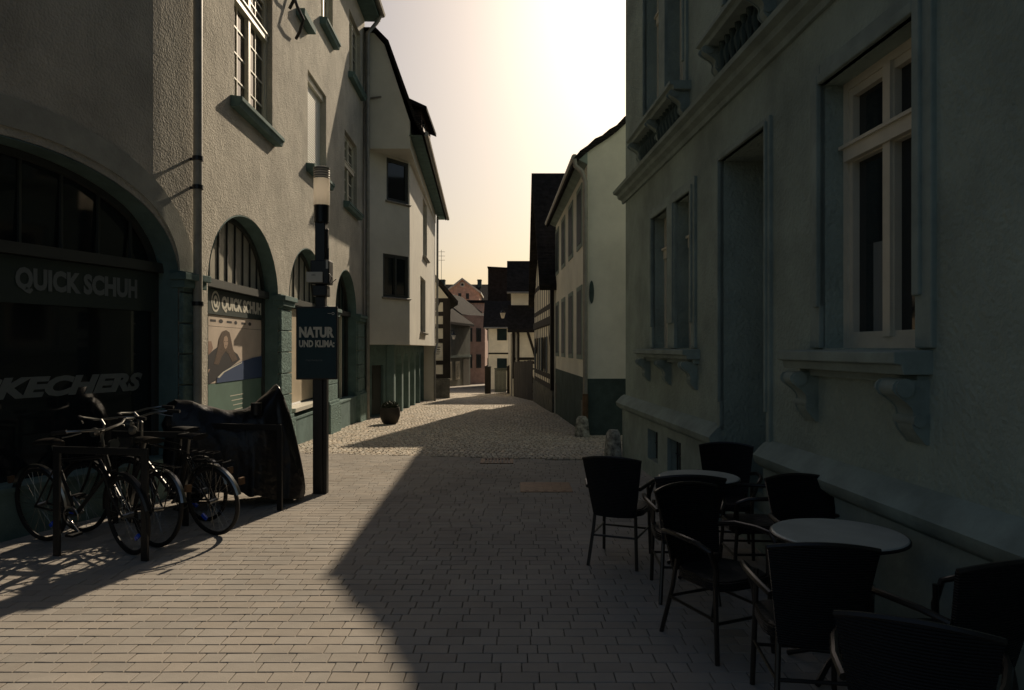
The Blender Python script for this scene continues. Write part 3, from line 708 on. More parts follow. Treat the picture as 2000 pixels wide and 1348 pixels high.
mb.poly([(xw(22.55), 22.55, gz), (8.5, 22.55, gz), (8.5, 22.55, EZ), (5.2, 22.55, EZ + (5.2 - xw(15)) * SL), (xw(22.55), 22.55, EZ)]); T.part('wall', mb, m_white)
mb = MB(); bw = [dims(P, P.at(1083.5), P.at(1087.5), .25, .75, .1)]
wbox(mb, P, 0, P.L - .001, gz, 1.06, -.2, .012); wbox(mb, Pgb, -.012, Pgb.L, gz, 1.06, -.2, .012); T.part('dado', mb, m_dado)
c = MB(); wbox(c, P, P.at(1136), P.at(1141), -.05, .55, 0, .02); wbox(c, P, P.at(1084), P.at(1088), .15, .6, 0, .02); T.part('cellar_hatch', c, m_dwood)
for q in ops:
    c = MB(); f_ = .1
    for a0_, b0_, z0_, z1_ in ((q['s0'] - f_, q['s0'], q['z0'] - f_, q['z1'] + f_), (q['s1'], q['s1'] + f_, q['z0'] - f_, q['z1'] + f_), (q['s0'], q['s1'], q['z1'], q['z1'] + f_), (q['s0'], q['s1'], q['z0'] - f_, q['z0'])):
        wbox(c, P, a0_, b0_, z0_, z1_, -.02, .022)
    o = T.part('window_surround', c, m_trimR)
    c = MB(); m_ = (q['s0'] + q['s1']) / 2
    wbox(c, P, q['s0'] + .01, m_ - .006, q['z0'] + .01, q['z1'] - .01, -.04, .026); T.part('shutter', c, m_shut, o); c = MB(); wbox(c, P, m_ + .006, q['s1'] - .01, q['z0'] + .01, q['z1'] - .01, -.04, .026)
    T.part('shutter', c, m_shut, o)
# eave, gutter, roof with wavy verge
c = MB(); c.extr([(xw(15), 14.96, EZ - .34), (xw(15) - .20, 14.96, EZ - .24), (xw(15) - .20, 14.96, EZ - .14), (xw(15), 14.96, EZ + .0)], (-.19, 7.8, 0)); T.part('eave_cornice', c, m_trimR)
c = MB(); c.tube([(xw(15) - .27, 14.95, EZ - .2), (xw(22.6) - .27, 22.8, EZ - .22)], .07, 10); g_ = T.part('gutter', c, m_zinc, smooth=True)
c = MB(); c.tube([(xw(15) - .27, 14.95, EZ - .24), (xw(15) - .25, 14.95, EZ - .38), (xw(15) - .12, 14.93, EZ - .50), (xw(15) - .05, 14.92, EZ - .70), (xw(15) - .05, 14.92, .75)], .05, 10); dp_ = T.part('downpipe', c, m_zinc, smooth=True)
c = MB(); c.tube([(xw(15) - .05, 14.92, .75), (xw(15) - .05, 14.92, zg(15))], .06, 10); T.part('pipe_shoe', c, m_iron, dp_)
c = MB(); n = 26; rows = []
for i in range(n + 1):
    t = i / n; x = xw(15) - .30 + t * (5.2 - xw(15) + .30); z = EZ + .04 + (x - xw(15)) * SL + .035 * math.sin(t * 21) + .06 * math.sin(t * math.pi) - .05 * (1 - t)
    rows.append([(x, 14.93, z - .13), (x, 14.93, z + .03 * (i % 2)), (x - .2, 22.8, z + .03 * (i % 2)), (x - .2, 22.8, z - .13)])
c.grid(rows, True, True); rid = EZ + .04 + (5.2 - xw(15)) * SL
c.extr([(5.2, 14.93, rid - .13), (5.2, 14.93, rid), (9, 14.93, rid - 2.9), (9, 14.93, rid - 3.03)], (0, 8, 0)); T.part('roof', c, m_roof)
c = MB(); wpoly(c, Pgb, [(.09 + .05 * math.cos(t), 2.87 + .24 * math.sin(t)) for t in [2 * math.pi * k / 24 for k in range(24)]], 0, .02); T.part('plaque', c, m_dado)
c = MB(); c.tube([(xw(15) + .62, 14.9, EZ + .55), (xw(15) + .5, 14.9, EZ + .4)], .012, 5)
# ================================================================== RIGHT BUILDING
P = Path([(1.797, 11.33), (1.797 + .052 * 20, -8.67)])
T = Thing('townhouse', 'large grey roughcast townhouse with console sills and moulded cornice filling the right side', 'building', (4, 5, 0))
dW1a = dims(P, P.at(1277), P.at(1309), 1.7, 3.42, .26); dW1b = dims(P, P.at(1322), P.at(1354), 1.7, 3.42, .26)
dDoor = dims(P, P.at(1411), P.at(1502), .0, 3.5, .9)
dW2 = dims(P, P.at(1608), P.at(1796), 1.7, 3.5, .26)
cel = [dims(P, P.at(1272), P.at(1292), .22, .62, .2), dims(P, P.at(1311), P.at(1338), .22, .62, .2)]
up = [dims(P, P.at(1262) , P.at(1292), 4.66, 7.0, .24), dims(P, P.at(1304), P.at(1338), 4.66, 7.0, .24), dims(P, P.at(1421), P.at(1500), 4.66, 7.0, .24), dims(P, dW2['s0'], dW2['s1'], 4.66, 7.0, .24)]
mb = MB(); wall(mb, P, 0, P.L, -.1, 12.0, [dW1a, dW1b, dDoor, dW2] + cel + up)
mb.prism([(1.797 + 1.3, 11.3), (1.797 + 1.35, 5), (1.797 + 2.3, -8.67), (11, -8.67), (11, 11.3)], -.1, 12.0)
mb.poly([(1.797, 11.33, -.1), (11, 11.33, -.1), (11, 11.33, 12.0), (1.797, 11.33, 12.0)])
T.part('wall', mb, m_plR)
c = MB(); dd_ = dDoor
for a0_, b0_ in ((-.015, dd_['s0']), (dd_['s1'], P.L)):
    for q0, q1, zt, pr in ((-.1, .74, 0, .05),):
        segs = [a0_]
        inner = [k for k in cel if a0_ < k['s0'] < b0_]
        for k in inner: segs += [k['s0'], k['s1']]
        segs.append(b0_)
        for i in range(0, len(segs) - 1, 2): wbox(c, P, segs[i], segs[i + 1], q0, q1, -.01, pr)
        for k in inner: wbox(c, P, k['s0'], k['s1'], k['z1'], q1, -.01, pr); wbox(c, P, k['s0'], k['s1'], q0, k['z0'], -.01, pr)
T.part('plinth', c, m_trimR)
c = MB()
for a0_, b0_ in ((-.12, dd_['s0']), (dd_['s1'], P.L)):
    prof = [(0, .74), (.07, .74), (.12, .78), (.135, .84), (.10, .88), (.05, .93), (0, .96)]
    c.grid([[P(x, z, d) for d, z in prof] for x in (a0_, b0_)], True, True)
T.part('plinth_moulding', c, m_trimR, smooth=True)
for q in cel:
    c = MB(); 
    for i in range(5): x = q['s0'] + (q['s1'] - q['s0']) * (i + .5) / 5; c.tube([P(x, q['z0'], -.06), P(x, q['z1'], -.06)], .01, 6)
    c.tube([P(q['s0'], .42, -.06), P(q['s1'], .42, -.06)], .01, 6); o = T.part('cellar_grille', c, m_black)
    c = MB(); c.poly([P(q['s0'], q['z0'], -.19), P(q['s1'], q['z0'], -.19), P(q['s1'], q['z1'], -.19), P(q['s0'], q['z1'], -.19)]); T.part('pane', c, m_glass, o)
# cornice
prof = [(0, 4.0), (.03, 4.0), (.04, 4.05), (.10, 4.08), (.11, 4.13), (.17, 4.15), (.18, 4.19), (.15, 4.21), (0, 4.24)]
c = MB(); c.grid([[P(x, z, d) for d, z in prof] for x in (-.14, P.L)], True, True); T.part('cornice', c, m_trimR)
c = MB(); wbox(c, P, -.4, P.L, 12.0, 12.2, -.5, .3); T.part('top_cornice', c, m_trimR)
c = MB(); c.extr([(1.4, -8.6, 12.2), (5.5, -8.6, 16), (11, -8.6, 12.2)], (0, 19.9, 0)); T.part('roof', c, m_roof)
def surround(a0_, b0_, z0_, z1_, f_=.13, name='window_surround', ears=True):
    c = MB()
    for w_, pr in ((f_, .03), (f_ * .45, .05)):
        wbox(c, P, a0_ - w_, a0_, z0_ + (.28 if w_ < f_ else 0), z1_ + w_, -.02, pr); wbox(c, P, b0_, b0_ + w_, z0_ + (.28 if w_ < f_ else 0), z1_ + w_, -.02, pr)
        wbox(c, P, a0_, b0_, z1_, z1_ + w_, -.02, pr - .001)
    return T.part(name, c, m_trimR, bevel=.008)
def scroll(c, s, z, w_, h, pr):
    """console bracket: S-shaped side profile"""
    prof = []
    for i in range(15):
        t = i / 14; prof.append((pr * (1 - t) ** .8 * (1 + .28 * math.sin(t * 10)) + .02, z - h * t))
    prof = [(0, z)] + prof + [(0, z - h)]
    c.grid([[P(x, zz, d) for d, zz in prof] for x in (s - w_ / 2, s - w_ / 2 + .012)], True, True)
    c.grid([[P(x, zz, d * .9) for d, zz in prof] for x in (s - w_ / 2 + .012, s + w_ / 2 - .012)], True, True)
    c.grid([[P(x, zz, d) for d, zz in prof] for x in (s + w_ / 2 - .012, s + w_ / 2)], True, True)
    for t, rr in ((.12, .045), (.62, .032)):
        c.tube([P(s - w_ / 2 - .012, z - h * t, pr * (1 - t) * .95), P(s + w_ / 2 + .012, z - h * t, pr * (1 - t) * .95)], rr * h / .3, 12)
def console_sill(a0_, b0_, z, n, parent, h=.32, th=.11, pr=.17, bw=.13, inset=.08):
    c = MB(); prof = [(-.02, z), (pr + .02, z - .01), (pr + .02, z - th * .55), (pr - .02, z - th * .62), (pr - .03, z - th), (-.02, z - th)]
    c.grid([[P(x, zz, d) for d, zz in prof] for x in (a0_, b0_)], True, True); wbox(c, P, a0_ + .04, b0_ - .04, z - th - .05, z - th, -.01, .06)
    o = T.part('sill', c, m_trimR, parent, bevel=.006)
    c = MB()
    for i in range(n):
        c = MB(); s = a0_ + inset + bw / 2 + (b0_ - a0_ - 2 * inset - bw) * i / max(1, n - 1); scroll(c, s, z - th - .03, bw, h, pr * .85)
        T.part('console', c, m_trimR, parent, smooth=True)
s1_ = surround(dW1a['s0'], dW1b['s1'], 1.7, 3.42); c = MB(); wbox(c, P, dW1a['s1'], dW1b['s0'], 1.7, 3.42, -.01, .035); wbox(c, P, dW1a['s1'] + .03, dW1b['s0'] - .03, 2.0, 3.42, -.01, .055); T.part('stone_mullion', c, m_trimR, s1_)
console_sill(P.at(1263), P.at(1367), 1.69, 3, s1_, h=.3)
for q, oval in ((dW1a, 0), (dW1b, 1)):
    o = window(T, P, q['s0'], q['s1'], 1.7, 3.42, .2, fw=.07, sashes=1, transom=2.93, ft=.07)
    if oval:
        c = MB(); m_ = (q['s0'] + q['s1']) / 2; z_ = 3.16; h_ = (q['s1'] - q['s0']) / 2 - .09
        n = 28; el = [(m_ + .085 * math.cos(t), z_ + .12 * math.sin(t)) for t in [2 * math.pi * k / n for k in range(n + 1)]]
        sq = []
        for t in [2 * math.pi * k / n for k in range(n + 1)]:
            u, v = math.cos(t), math.sin(t); k_ = 1 / max(abs(u), abs(v)); sq.append((m_ + h_ * u * k_, z_ + .17 * v * k_))
        c.grid([[P(x, z, -.17) for x, z in el], [P(x, z, -.17) for x, z in sq]]); T.part('oval_light', c, m_pwood, o)
s2_ = surround(dW2['s0'], dW2['s1'], 1.7, 3.5, .14); console_sill(P.at(1572), P.at(1822), 1.69, 2, s2_, h=.34, th=.13, pr=.19, bw=.17, inset=.03)
o = window(T, P, dW2['s0'], dW2['s1'], 1.7, 3.5, .2, fw=.055, sashes=2, transom=3.0, ft=.07)
o['label'] = 'tall two-light window with a curtain behind the left pane'
c = MB(); rows = []
a0_, b0_ = dW2['s0'] + .28, dW2['s0'] + .5
for i in range(9):
    t = i / 8; z = 1.78 + .6 * t; rows.append([P(a0_ + (b0_ - a0_) * u * (1 - .35 * (1 - t)), z, -.192 + .003 * math.sin(u * 14)) for u in [k / 8 for k in range(9)]])
c.grid(rows); T.part('curtain', c, m_letterdim, o)
# door recess with steps
ds = surround(dDoor['s0'], dDoor['s1'], .9, 3.5, .07, 'door_surround')
c = MB(); x0_, x1_ = dDoor['s0'], dDoor['s1']
for i in range(4): wbox(c, P, x0_ + .002, x1_ - .002, -.05, .17 * (i + 1), -1.3, -.02 - .28 * i)
T.part('doorstep', c, m_trimR, ds, bevel=.01)
c = MB()
for e in (x0_, x1_ - .02): wpoly(c, P, [(e, .0), (e + .02, .0)], 0, 0) if False else None
pr_ = [(-.02, .0), (-.02, .5), (-.9, 1.05), (-.9, .0)]
for e in (x0_ + .001, x1_ - .026):
    c = MB(); c.grid([[P(x, z, d) for d, z in pr_] for x in (e, e + .025)], True, True); T.part('stair_skirting', c, m_trimR, ds)
c = MB(); wbox(c, P, x0_ + .05, x1_ - .05, .68, 3.1, -.93, -.88); 
for z0_, z1_ in ((.85, 1.5), (1.65, 2.4)):
    for u0, u1 in ((.1, .46), (.54, .9)): wbox(c, P, x0_ + (x1_ - x0_) * u0, x0_ + (x1_ - x0_) * u1, z0_, z1_, -.88, -.865)
dr_ = T.part('door', c, m_dwood, bevel=.006); c = MB(); c.tube([P(x0_ + .2, 1.6, -.86), P(x0_ + .2, 1.6, -.80), P(x0_ + .32, 1.6, -.80)], .012, 8); T.part('handle', c, m_chrome, dr_)
c = MB(); wbox(c, P, x0_ - .02, x1_ + .02, 3.1, 3.5, -.93, -.88); T.part('fanlight', c, m_glass, dr_)
# upper windows with balustrade aprons
for a0_, b0_, grp in ((up[0]['s0'], up[1]['s1'], 2), (up[2]['s0'], up[2]['s1'], 1), (up[3]['s0'], up[3]['s1'], 1)):
    s3 = surround(a0_, b0_, 4.66, 7.0, .12)
    if grp == 2: c = MB(); wbox(c, P, up[0]['s1'], up[1]['s0'], 4.66, 7, -.01, .04); T.part('stone_mullion', c, m_trimR, s3)
    e = .22
    c = MB(); zt = 4.66; prf = [(-.02, zt), (.24, zt - .01), (.24, zt - .05), (.20, zt - .06), (.19, zt - .10), (-.02, zt - .10)]
    c.grid([[P(x, zz, d) for d, zz in prf] for x in (a0_ - e, b0_ + e)], True, True); T.part('sill', c, m_trimR, s3, bevel=.005)
    c = MB(); n = 3 if grp == 2 else 2
    for i in range(n):
        c = MB(); scroll(c, a0_ - e + .12 + (b0_ - a0_ + 2 * e - .24) * i / (n - 1), zt - .09, .12, .30, .19)
        T.part('console', c, m_trimR, s3, smooth=True)
    c = MB(); k = int((b0_ - a0_) / .13)
    for i in range(k):
        s = a0_ + (b0_ - a0_) * (i + .5) / k; pv = P(s, 4.25, .07); c.lathe([(.03, 0), (.035, .03), (.02, .06), (.04, .14), (.045, .18), (.02, .25), (.035, .29), (.035, .32)], (pv.x, pv.y, 4.24), 8)
    T.part('balustrade', c, m_dado, s3)
for q in up: window(T, P, q['s0'], q['s1'], 4.66, 7.0, .2, fw=.07, sashes=1 if q in up[:2] else 2, transom=6.2)

# ================================================================== FAR HOUSES
def house(name, label, pts, gz, ez, mat, loc, roof=None, roofmat=None, extra=None):
    T = Thing(name, label, 'building', loc); mb = MB(); mb.prism(pts, gz, ez); T.part('wall', mb, mat)
    if roof:
        c = MB()
        for prof, off in roof: c.extr(prof, off)
        T.part('roof', c, roofmat or m_roof)
    return T
# grey house beyond the left timber-framed one
g0 = zg(60)
T = house('grey_house', 'low grey-green house with a skylight in its tiled roof, left side of the lane', [(-6.2, 57), (-5.2, 57), (-3.7, 63.6), (-9, 66), (-10, 58)], g0 - .2, 3.75, m_grey, (-6, 60, g0),
          [([(-4.95, 56.6, 3.6), (-4.95, 56.6, 3.8), (-8.0, 56.6, 6.0), (-8.0, 56.6, 5.8)], (1.6, 7.4, 0))])
P = Path([(-5.2, 57), (-3.7, 63.6)])
c = MB(); sx = lambda u: P.L * u; wbox(c, P, sx(.0), P.L, 1.0 - 1.6 + 1.5, 1.1, 0, .08); T.part('string_course', c, m_trimR)
for u0, u1 in ((.05, .18), (.34, .50)): window(T, P, sx(u0), sx(u1), -.9, .6, -.03, fw=.09, ft=.05)
c = MB(); wbox(c, P, sx(.66), sx(.92), g0 - .1, .75, -.02, .03); T.part('door', c, m_dwood)
c = MB(); c.extr([(-5.35, 58.2, 4.06), (-5.35, 58.2, 4.16), (-6.3, 58.2, 4.86), (-6.3, 58.2, 4.76)], (.2, .9, 0)); T.part('skylight', c, m_chrome)
# pink rendered building
g1 = zg(70)
T = house('pink_house', 'tall pinkish rendered house closing the left side of the lane', [(-4.6, 67), (-2.6, 69), (-2.6, 80), (-8, 80), (-8, 67)], g1, 4.8, m_pink, (-4, 70, g1),
          [([(-4.7, 66.6, 4.7), (-4.7, 66.6, 4.9), (-8, 66.6, 7.4), (-8, 66.6, 7.2)], (2.4, 13, 0))])
P = Path([(-4.6, 67), (-2.6, 69)])
for u in (.3, .7):
    for z in (-.2, 2.3): window(T, P, P.L * u - .3, P.L * u + .3, z, z + 1.3, -.03, frame=m_dwood, ft=.04)
T = house('ochre_house', 'sunlit ochre upper floor of a house rising behind the pink house', [(-4.5, 81), (-2.9, 81), (-2.9, 90), (-8, 90), (-8, 81)], g1 - 1, 6.8, m_orange_sunlit, (-4, 83, g1 - .5))
c = MB(); c.box((-8.2, 80.8, 6.8), (-2.7, 90, 7.1)); T.part('roof', c, m_roof)
# classical gable
yg = 100
T = Thing('gabled_villa', 'pale pink villa gable with a round window above the far roofs', 'building', (-6.8, yg + 5, zg(yg)))
X_ = lambda px, y=yg: (px - CX) / F * y
Z_ = lambda py, y=yg: EYE + (HY - py) * y / F
mb = MB(); mb.extr([(X_(874), yg, -3), (X_(874), yg, Z_(566)), (X_(903), yg, Z_(547)), (X_(936), yg, Z_(570)), (X_(936), yg, -3)], (0, 8, 0)); T.part('wall', mb, m_orange_sunlit)
c = MB()
for (a0_, b0_) in (((871, 568), (903, 543)), ((903, 543), (940, 571))):
    c.extr([(X_(a0_[0]), yg - .4, Z_(a0_[1])), (X_(b0_[0]), yg - .4, Z_(b0_[1])), (X_(b0_[0]), yg - .4, Z_(b0_[1] + 3.5)), (X_(a0_[0]), yg - .4, Z_(a0_[1] + 3.5))], (0, 9, 0))
T.part('gable_cornice', c, m_infill)
c = MB(); c.ring((X_(903), yg - .05, Z_(556)), (1, 0, 0), (0, 0, 1), .28, .09, 20, 6); o = T.part('round_window', c, m_infill); 
c = MB(); c.poly([(X_(903) + .3 * math.cos(t), yg - .03, Z_(556) + .3 * math.sin(t)) for t in [2 * math.pi * k / 16 for k in range(16)]]); T.part('pane', c, m_glass, o)
for px_ in (898, 913): 
    c = MB(); c.box((X_(px_ - 3), yg - .06, Z_(584)), (X_(px_ + 3), yg + .02, Z_(573))); T.part('window', c, m_dwood)
T = Thing('long_roofed_house', 'dark long roof with two chimneys on the skyline behind the villa gable', 'building', (-6, 112, zg(112)))
y2 = 110; mb = MB(); mb.box((X_(845, y2), y2, -4), (X_(956, y2), y2 + 10, Z_(586, y2))); T.part('wall', mb, m_pink)
c = MB(); c.extr([(X_(845, y2), y2 - .3, Z_(588, y2)), (X_(845, y2), y2 + 5, Z_(550, y2)), (X_(845, y2), y2 + 10, Z_(588, y2))], (X_(957, y2) - X_(845, y2), 0, 0)); rf = T.part('roof', c, m_roof)
for px_, py_, w_ in ((859, 541, 5), (934, 541, 4)):
    c = MB(); c.box((X_(px_ - w_, y2), y2 + 4, Z_(565, y2)), (X_(px_ + w_, y2), y2 + 5.2, Z_(py_, y2))); c.box((X_(px_ - w_ - .7, y2), y2 + 3.9, Z_(py_ + 2, y2)), (X_(px_ + w_ + .7, y2), y2 + 5.3, Z_(py_ + .8, y2))); T.part('chimney', c, m_dado, rf)
T = Thing('aerial', 'thin television aerial mast above the roofs beside the jettied house', 'aerial', (X_(862, 60), 60, 4)); 
c = MB(); c.tube([(X_(862, 60), 60, 4), (X_(862, 60), 60, Z_(488, 60))], .018, 5)
for k in range(3): c.tube([(X_(862, 60) - .3, 60, Z_(492, 60) - k * .35), (X_(862, 60) + .3, 60, Z_(492, 60) - k * .35)], .015, 4)
T.part('mast', c, m_black)
# right far house with the black steep roof
y3 = 50; g3 = zg(y3)
T = Thing('black_roofed_house', 'small white house under a steep black roof at the bend of the lane', 'building', (-1, y3 + 3, g3))
xa, xb = X_(954, y3), X_(1000, y3) + 1
P = Path([(xa, y3), (xb, y3)]); Ps = Path([(xa - .25, y3 + 6.5), (xa, y3)])
mb = MB(); mb.prism([(xa, y3), (xb, y3), (xb, y3 + 6), (xa - .25, y3 + 6.5)], g3 - .1, 3.15); T.part('wall', mb, m_infill)
c = MB(); wbox(c, P, 0, P.L, Z_(692, y3), Z_(689, y3), -.01, .05); T.part('timber_frame', c, m_timber)
for px_, py0, py1 in ((978, 665, 642), (978, 724, 700)):
    s0_ = X_(px_, y3) - xa; o = window(T, P, s0_ - .1 + .55, s0_ + .55 + .75, Z_(py0, y3), Z_(py1, y3), -.03, ft=.04, fw=.09)
    c = MB(); wbox(c, P, s0_ - .25, s0_ + .42, Z_(py0, y3), Z_(py1, y3), .0, .06); T.part('shutter', c, m_shut, o)
    o2 = window(T, Ps, 3.6, 4.6, Z_(py0, y3), Z_(py1, y3), -.03, ft=.04, fw=.09)
    c = MB(); wbox(c, Ps, 4.7, 5.4, Z_(py0, y3), Z_(py1, y3), 0, .06); T.part('shutter', c, m_shut, o2)
c = MB(); c.extr([(xa - .35, y3 - .5, Z_(640, y3)), (xa - .35, y3 - .4, Z_(636, y3)), (xa - .35, y3 + 2.2, Z_(584, y3)), (xa - .35, y3 + 6.5, Z_(640, y3))], (xb - xa + .6, 0, 0)); rf = T.part('roof', c, m_roof)
c = MB(); c.tube([(xa - .3, y3 - .55, Z_(641, y3)), (xb, y3 - .55, Z_(641, y3))], .07, 6); T.part('gutter', c, m_zinc, rf)
c = MB(); c.tube([(xb - .9, y3 - .12, g3), (xb - .9, y3 - .12, 3.05)], .06, 6); T.part('downpipe', c, m_zinc)
y4 = 57
T = Thing('slate_gabled_house', 'tall dark slate-hung house rising behind the small black-roofed house', 'building', (-1, y4 + 3, zg(y4)))
mb = MB(); mb.extr([(X_(953, y4), y4, -2), (X_(1000, y4) + 1, y4, -2), (X_(1000, y4) + 1, y4, Z_(525, y4)), (X_(953, y4), y4, Z_(522, y4))], (0, 7, 0)); T.part('wall', mb, m_roofred)
c = MB(); c.extr([(X_(952, y4), y4 - .2, Z_(523, y4)), (X_(1002, y4) + 1, y4 - .2, Z_(527, y4)), (X_(1002, y4) + 1, y4 - .2, Z_(525, y4)), (X_(952, y4), y4 - .2, Z_(521, y4))], (0, 7.4, 0)); T.part('roof', c, m_roof)
# right timber-framed house with two stacked roofs
y5 = 37; g5 = zg(y5)
T = Thing('two_roofed_house', 'half-timbered white house with two dark roofs stacked above a white strip', 'building', (1.5, y5 + 3, g5))
xa, xb = X_(999, y5), 4.2; P = Path([(xa, y5), (xb, y5)])
mb = MB(); mb.prism([(xa, y5), (xb, y5), (xb, y5 + 7), (xa - .2, y5 + 7)], g5 - .1, 2.75); mb.box((xa - .02, y5 + 1.4, 2.75), (xb, y5 + 7, 4.75)); T.part('wall', mb, m_infill)
c = MB(); q = lambda px: X_(px, y5) - xa
for px_ in (1003, 1012, 1024): wbox(c, P, q(px_) - .07, q(px_) + .07, (g5 + .9) if px_ != 1012 else .95, 2.7 if px_ != 1024 else .8, -.01, .04)
for z in (.95, 1.15, -.05): wbox(c, P, q(1003), P.L, z - .07, z + .07, -.01, .045)
wbar(c, P, (q(1030), 2.6), (q(1046), 1.25), .13, -.01, .035); wbar(c, P, (q(1030), .9), (q(1046), -.3), .13, -.01, .035)
for px_ in (1052, 1066, 1085): wbox(c, P, q(px_) - .07, q(px_) + .07, g5, 2.7, -.01, .04)
T.part('timber_frame', c, m_timber)
c = MB(); c.extr([(xa - .2, y5 - .4, 2.5), (xa - .2, y5 - .36, 2.64), (xa - .2, y5 + 1.4, 4.0), (xa - .2, y5 + 1.4, 3.82)], (xb - xa + .4, 0, 0)); T.part('lower_roof', c, m_roof)
c = MB(); c.extr([(xa - .25, y5 + 1.0, 4.62), (xa - .25, y5 + 1.03, 4.76), (xa - .25, y5 + 2.9, 6.55), (xa - .25, y5 + 6.5, 4.6)], (xb - xa + .4, 0, 0)); rf = T.part('upper_roof', c, m_roof)
c = MB(); c.tube([(xa - .25, y5 + .95, 4.64), (xb, y5 + .95, 4.64)], .06, 6); T.part('gutter', c, m_zinc, rf)
c = MB()
for x_ in (.05, .3): c.tube([(xa + x_ - .05, y5 - .1, g5), (xa + x_ - .05, y5 - .1, 2.45)], .05, 6)
T.part('downpipe', c, m_zinc)
# board fence, gate, posts along the right side of the lane
T = Thing('board_fence', 'dark weathered board fence along the right side of the lane', 'fence', (.7, 37, zg(37)))
P = Path([(.10, 36.7), (.93, 31.2)]); c = MB(); x = 0; random.seed(11)
while x < P.L - .2:
    Y = P(x, 0).y; wbox(c, P, x, x + .17, zg(Y), zg(Y) + 1.75 + random.uniform(-.04, .04), -.012, .012 + random.uniform(0, .006)); x += .18
T.part('board', c, m_fence)
c = MB(); 
for z_ in (.4, 1.4): c.tube([P(0, zg(36.7) + z_, -.05), P(P.L, zg(31.2) + z_, -.05)], .04, 4)
T.part('rail', c, m_fence)
T = Thing('wooden_gate', 'pale green-grey boarded gate across a yard entrance before the white house', 'gate', (-.7, 41, zg(41)))
P = Path([(X_(966, 41), 41), (X_(989, 41), 41)]); c = MB()
n = 9
for i in range(n): wbox(c, P, P.L * i / n + .004, P.L * (i + 1) / n - .004, zg(41) + .06, zg(41) + 1.4, -.02, .01 + .003 * (i % 2))
T.part('gate_board', c, m_gate); c = MB(); wbox(c, P, -.02, P.L + .02, zg(41) + 1.4, zg(41) + 1.46, -.04, .04); T.part('top_rail', c, m_gate)
for px_, lab in ((953, 'dark square gate post left of the pale gate'), (996, 'dark square gate post right of the pale gate')):
    T = Thing('gate_post', lab, 'post', (X_(px_, 41), 41, zg(41)), group='gate posts'); c = MB(); x_ = X_(px_, 41); c.box((x_ - .17, 40.8, zg(41)), (x_ + .17, 41.15, zg(41) + 1.5)); c.lathe([(.2, 0), (.2, .04), (.02, .14)], (x_, 40.97, zg(41) + 1.5), 4); T.part('shaft', c, m_timber)
# lanterns
def lantern(px, py, y, lab, arm, sz=.32):
    x, z = X_(px, y), Z_(py, y); T = Thing('street_lantern', lab, 'lantern', (x, y, z), group='street lanterns on wall brackets')
    c = MB(); c.lathe([(.05, -.95 * sz), (.26 * sz, -.9 * sz), (.5 * sz, 0), (.5 * sz, .02)], (x, y, z), 6); T.part('glass', c, m_opal)
    c = MB(); c.lathe([(.58 * sz, 0), (.56 * sz, .08 * sz), (.2 * sz, .42 * sz), (.12 * sz, .5 * sz), (.14 * sz, .6 * sz), (.02, .75 * sz)], (x, y, z + .02), 6); T.part('cap', c, m_black)
    c = MB(); c.tube([(x, y, z + .7 * sz), (x, y, z + 1.1 * sz), (x + arm * .5, y, z + 1.3 * sz), (x + arm, y, z + 1.1 * sz)], .025, 6); T.part('bracket', c, m_black)
lantern(982, 612, 40, 'street lantern hanging in front of the black roof on the right side of the lane', 1.4, .3)
lantern(886, 655, 52, 'street lantern glinting before the grey house wall on the left of the lane', -1.2, .32)
T = Thing('hanging_sign', 'small white notice board fixed to the half-timbered wall beyond the arcade', 'sign', (X_(854, 34.2), 34.2, 1.6))
P = Path([(X_(845, 34.1), 34.1), (X_(863, 34.1), 34.15)]); c = MB(); wbox(c, P, 0, P.L, Z_(699, 34), Z_(674, 34), 0, .03); T.part('board', c, m_white_paint)
c = MB()
for i, u in enumerate((.8, .6, .5, .42, .3, .2)): wbox(c, P, .06 + .03 * (i % 2), P.L - .07 - .03 * (i % 3), 1.3 + .52 * u, 1.3 + .52 * u + (.05 if i < 2 else .02), .03, .034)
T.part('writing', c, m_posterdk)

# ================================================================== STREET THINGS
# lamp post with sign
bx, by = -2.235, 8.4
T = Thing('lamp_post', 'dark square lamp post with a pale cylinder lamp in front of the shop', 'lamp post', (bx, by, 0))
c = MB(); c.box((bx - .085, by - .06, 0), (bx + .03, by + .06, 2.1)); c.box((bx + .032, by - .05, 0), (bx + .075, by + .05, 2.0)); T.part('post', c, m_black, bevel=.006)
c = MB(); c.box((bx - .055, by - .05, 2.1), (bx + .055, by + .05, 2.45)); T.part('neck', c, m_black, bevel=.006)
c = MB(); c.box((bx - .06, by - .06, 2.45), (bx + .06, by + .06, 3.2)); c.box((bx + .062, by - .03, 2.7), (bx + .085, by + .03, 3.1)); T.part('upper_post', c, m_black, bevel=.01)
c = MB(); c.lathe([(.06, 0), (.085, .02), (.088, .2), (.09, .22)], (bx + .005, by, 3.15), 24); T.part('lamp_base', c, m_black, smooth=True)
c = MB(); c.lathe([(.09, 0), (.093, .02), (.093, .40), (.088, .42)], (bx + .005, by, 3.37), 28); gl = T.part('lamp_cylinder', c, m_opal, smooth=True)
c = MB(); c.lathe([(.094, 0), (.096, .005), (.096, .02), (.07, .03), (.01, .035)], (bx + .005, by, 3.79), 28)
for k in range(4): c.lathe([(.0935, 0), (.0955, .003), (.0955, .008), (.0935, .011)], (bx + .005, by, 3.765 - k * .028), 28)
T.part('lamp_cap', c, m_zinc, smooth=True)
c = MB(); c.box((bx - .1, by - .11, 2.44), (bx + .12, by + .08, 2.72)); c.box((bx - .08, by - .1, 2.3), (bx + .09, by + .06, 2.43)); bxo = T.part('sensor_box', c, m_black, bevel=.012)
c = MB(); c.box((bx - .14, by - .135, 2.46), (bx + .05, by - .115, 2.58)); T.part('label_plate', c, m_white_paint, bxo, bevel=.004)
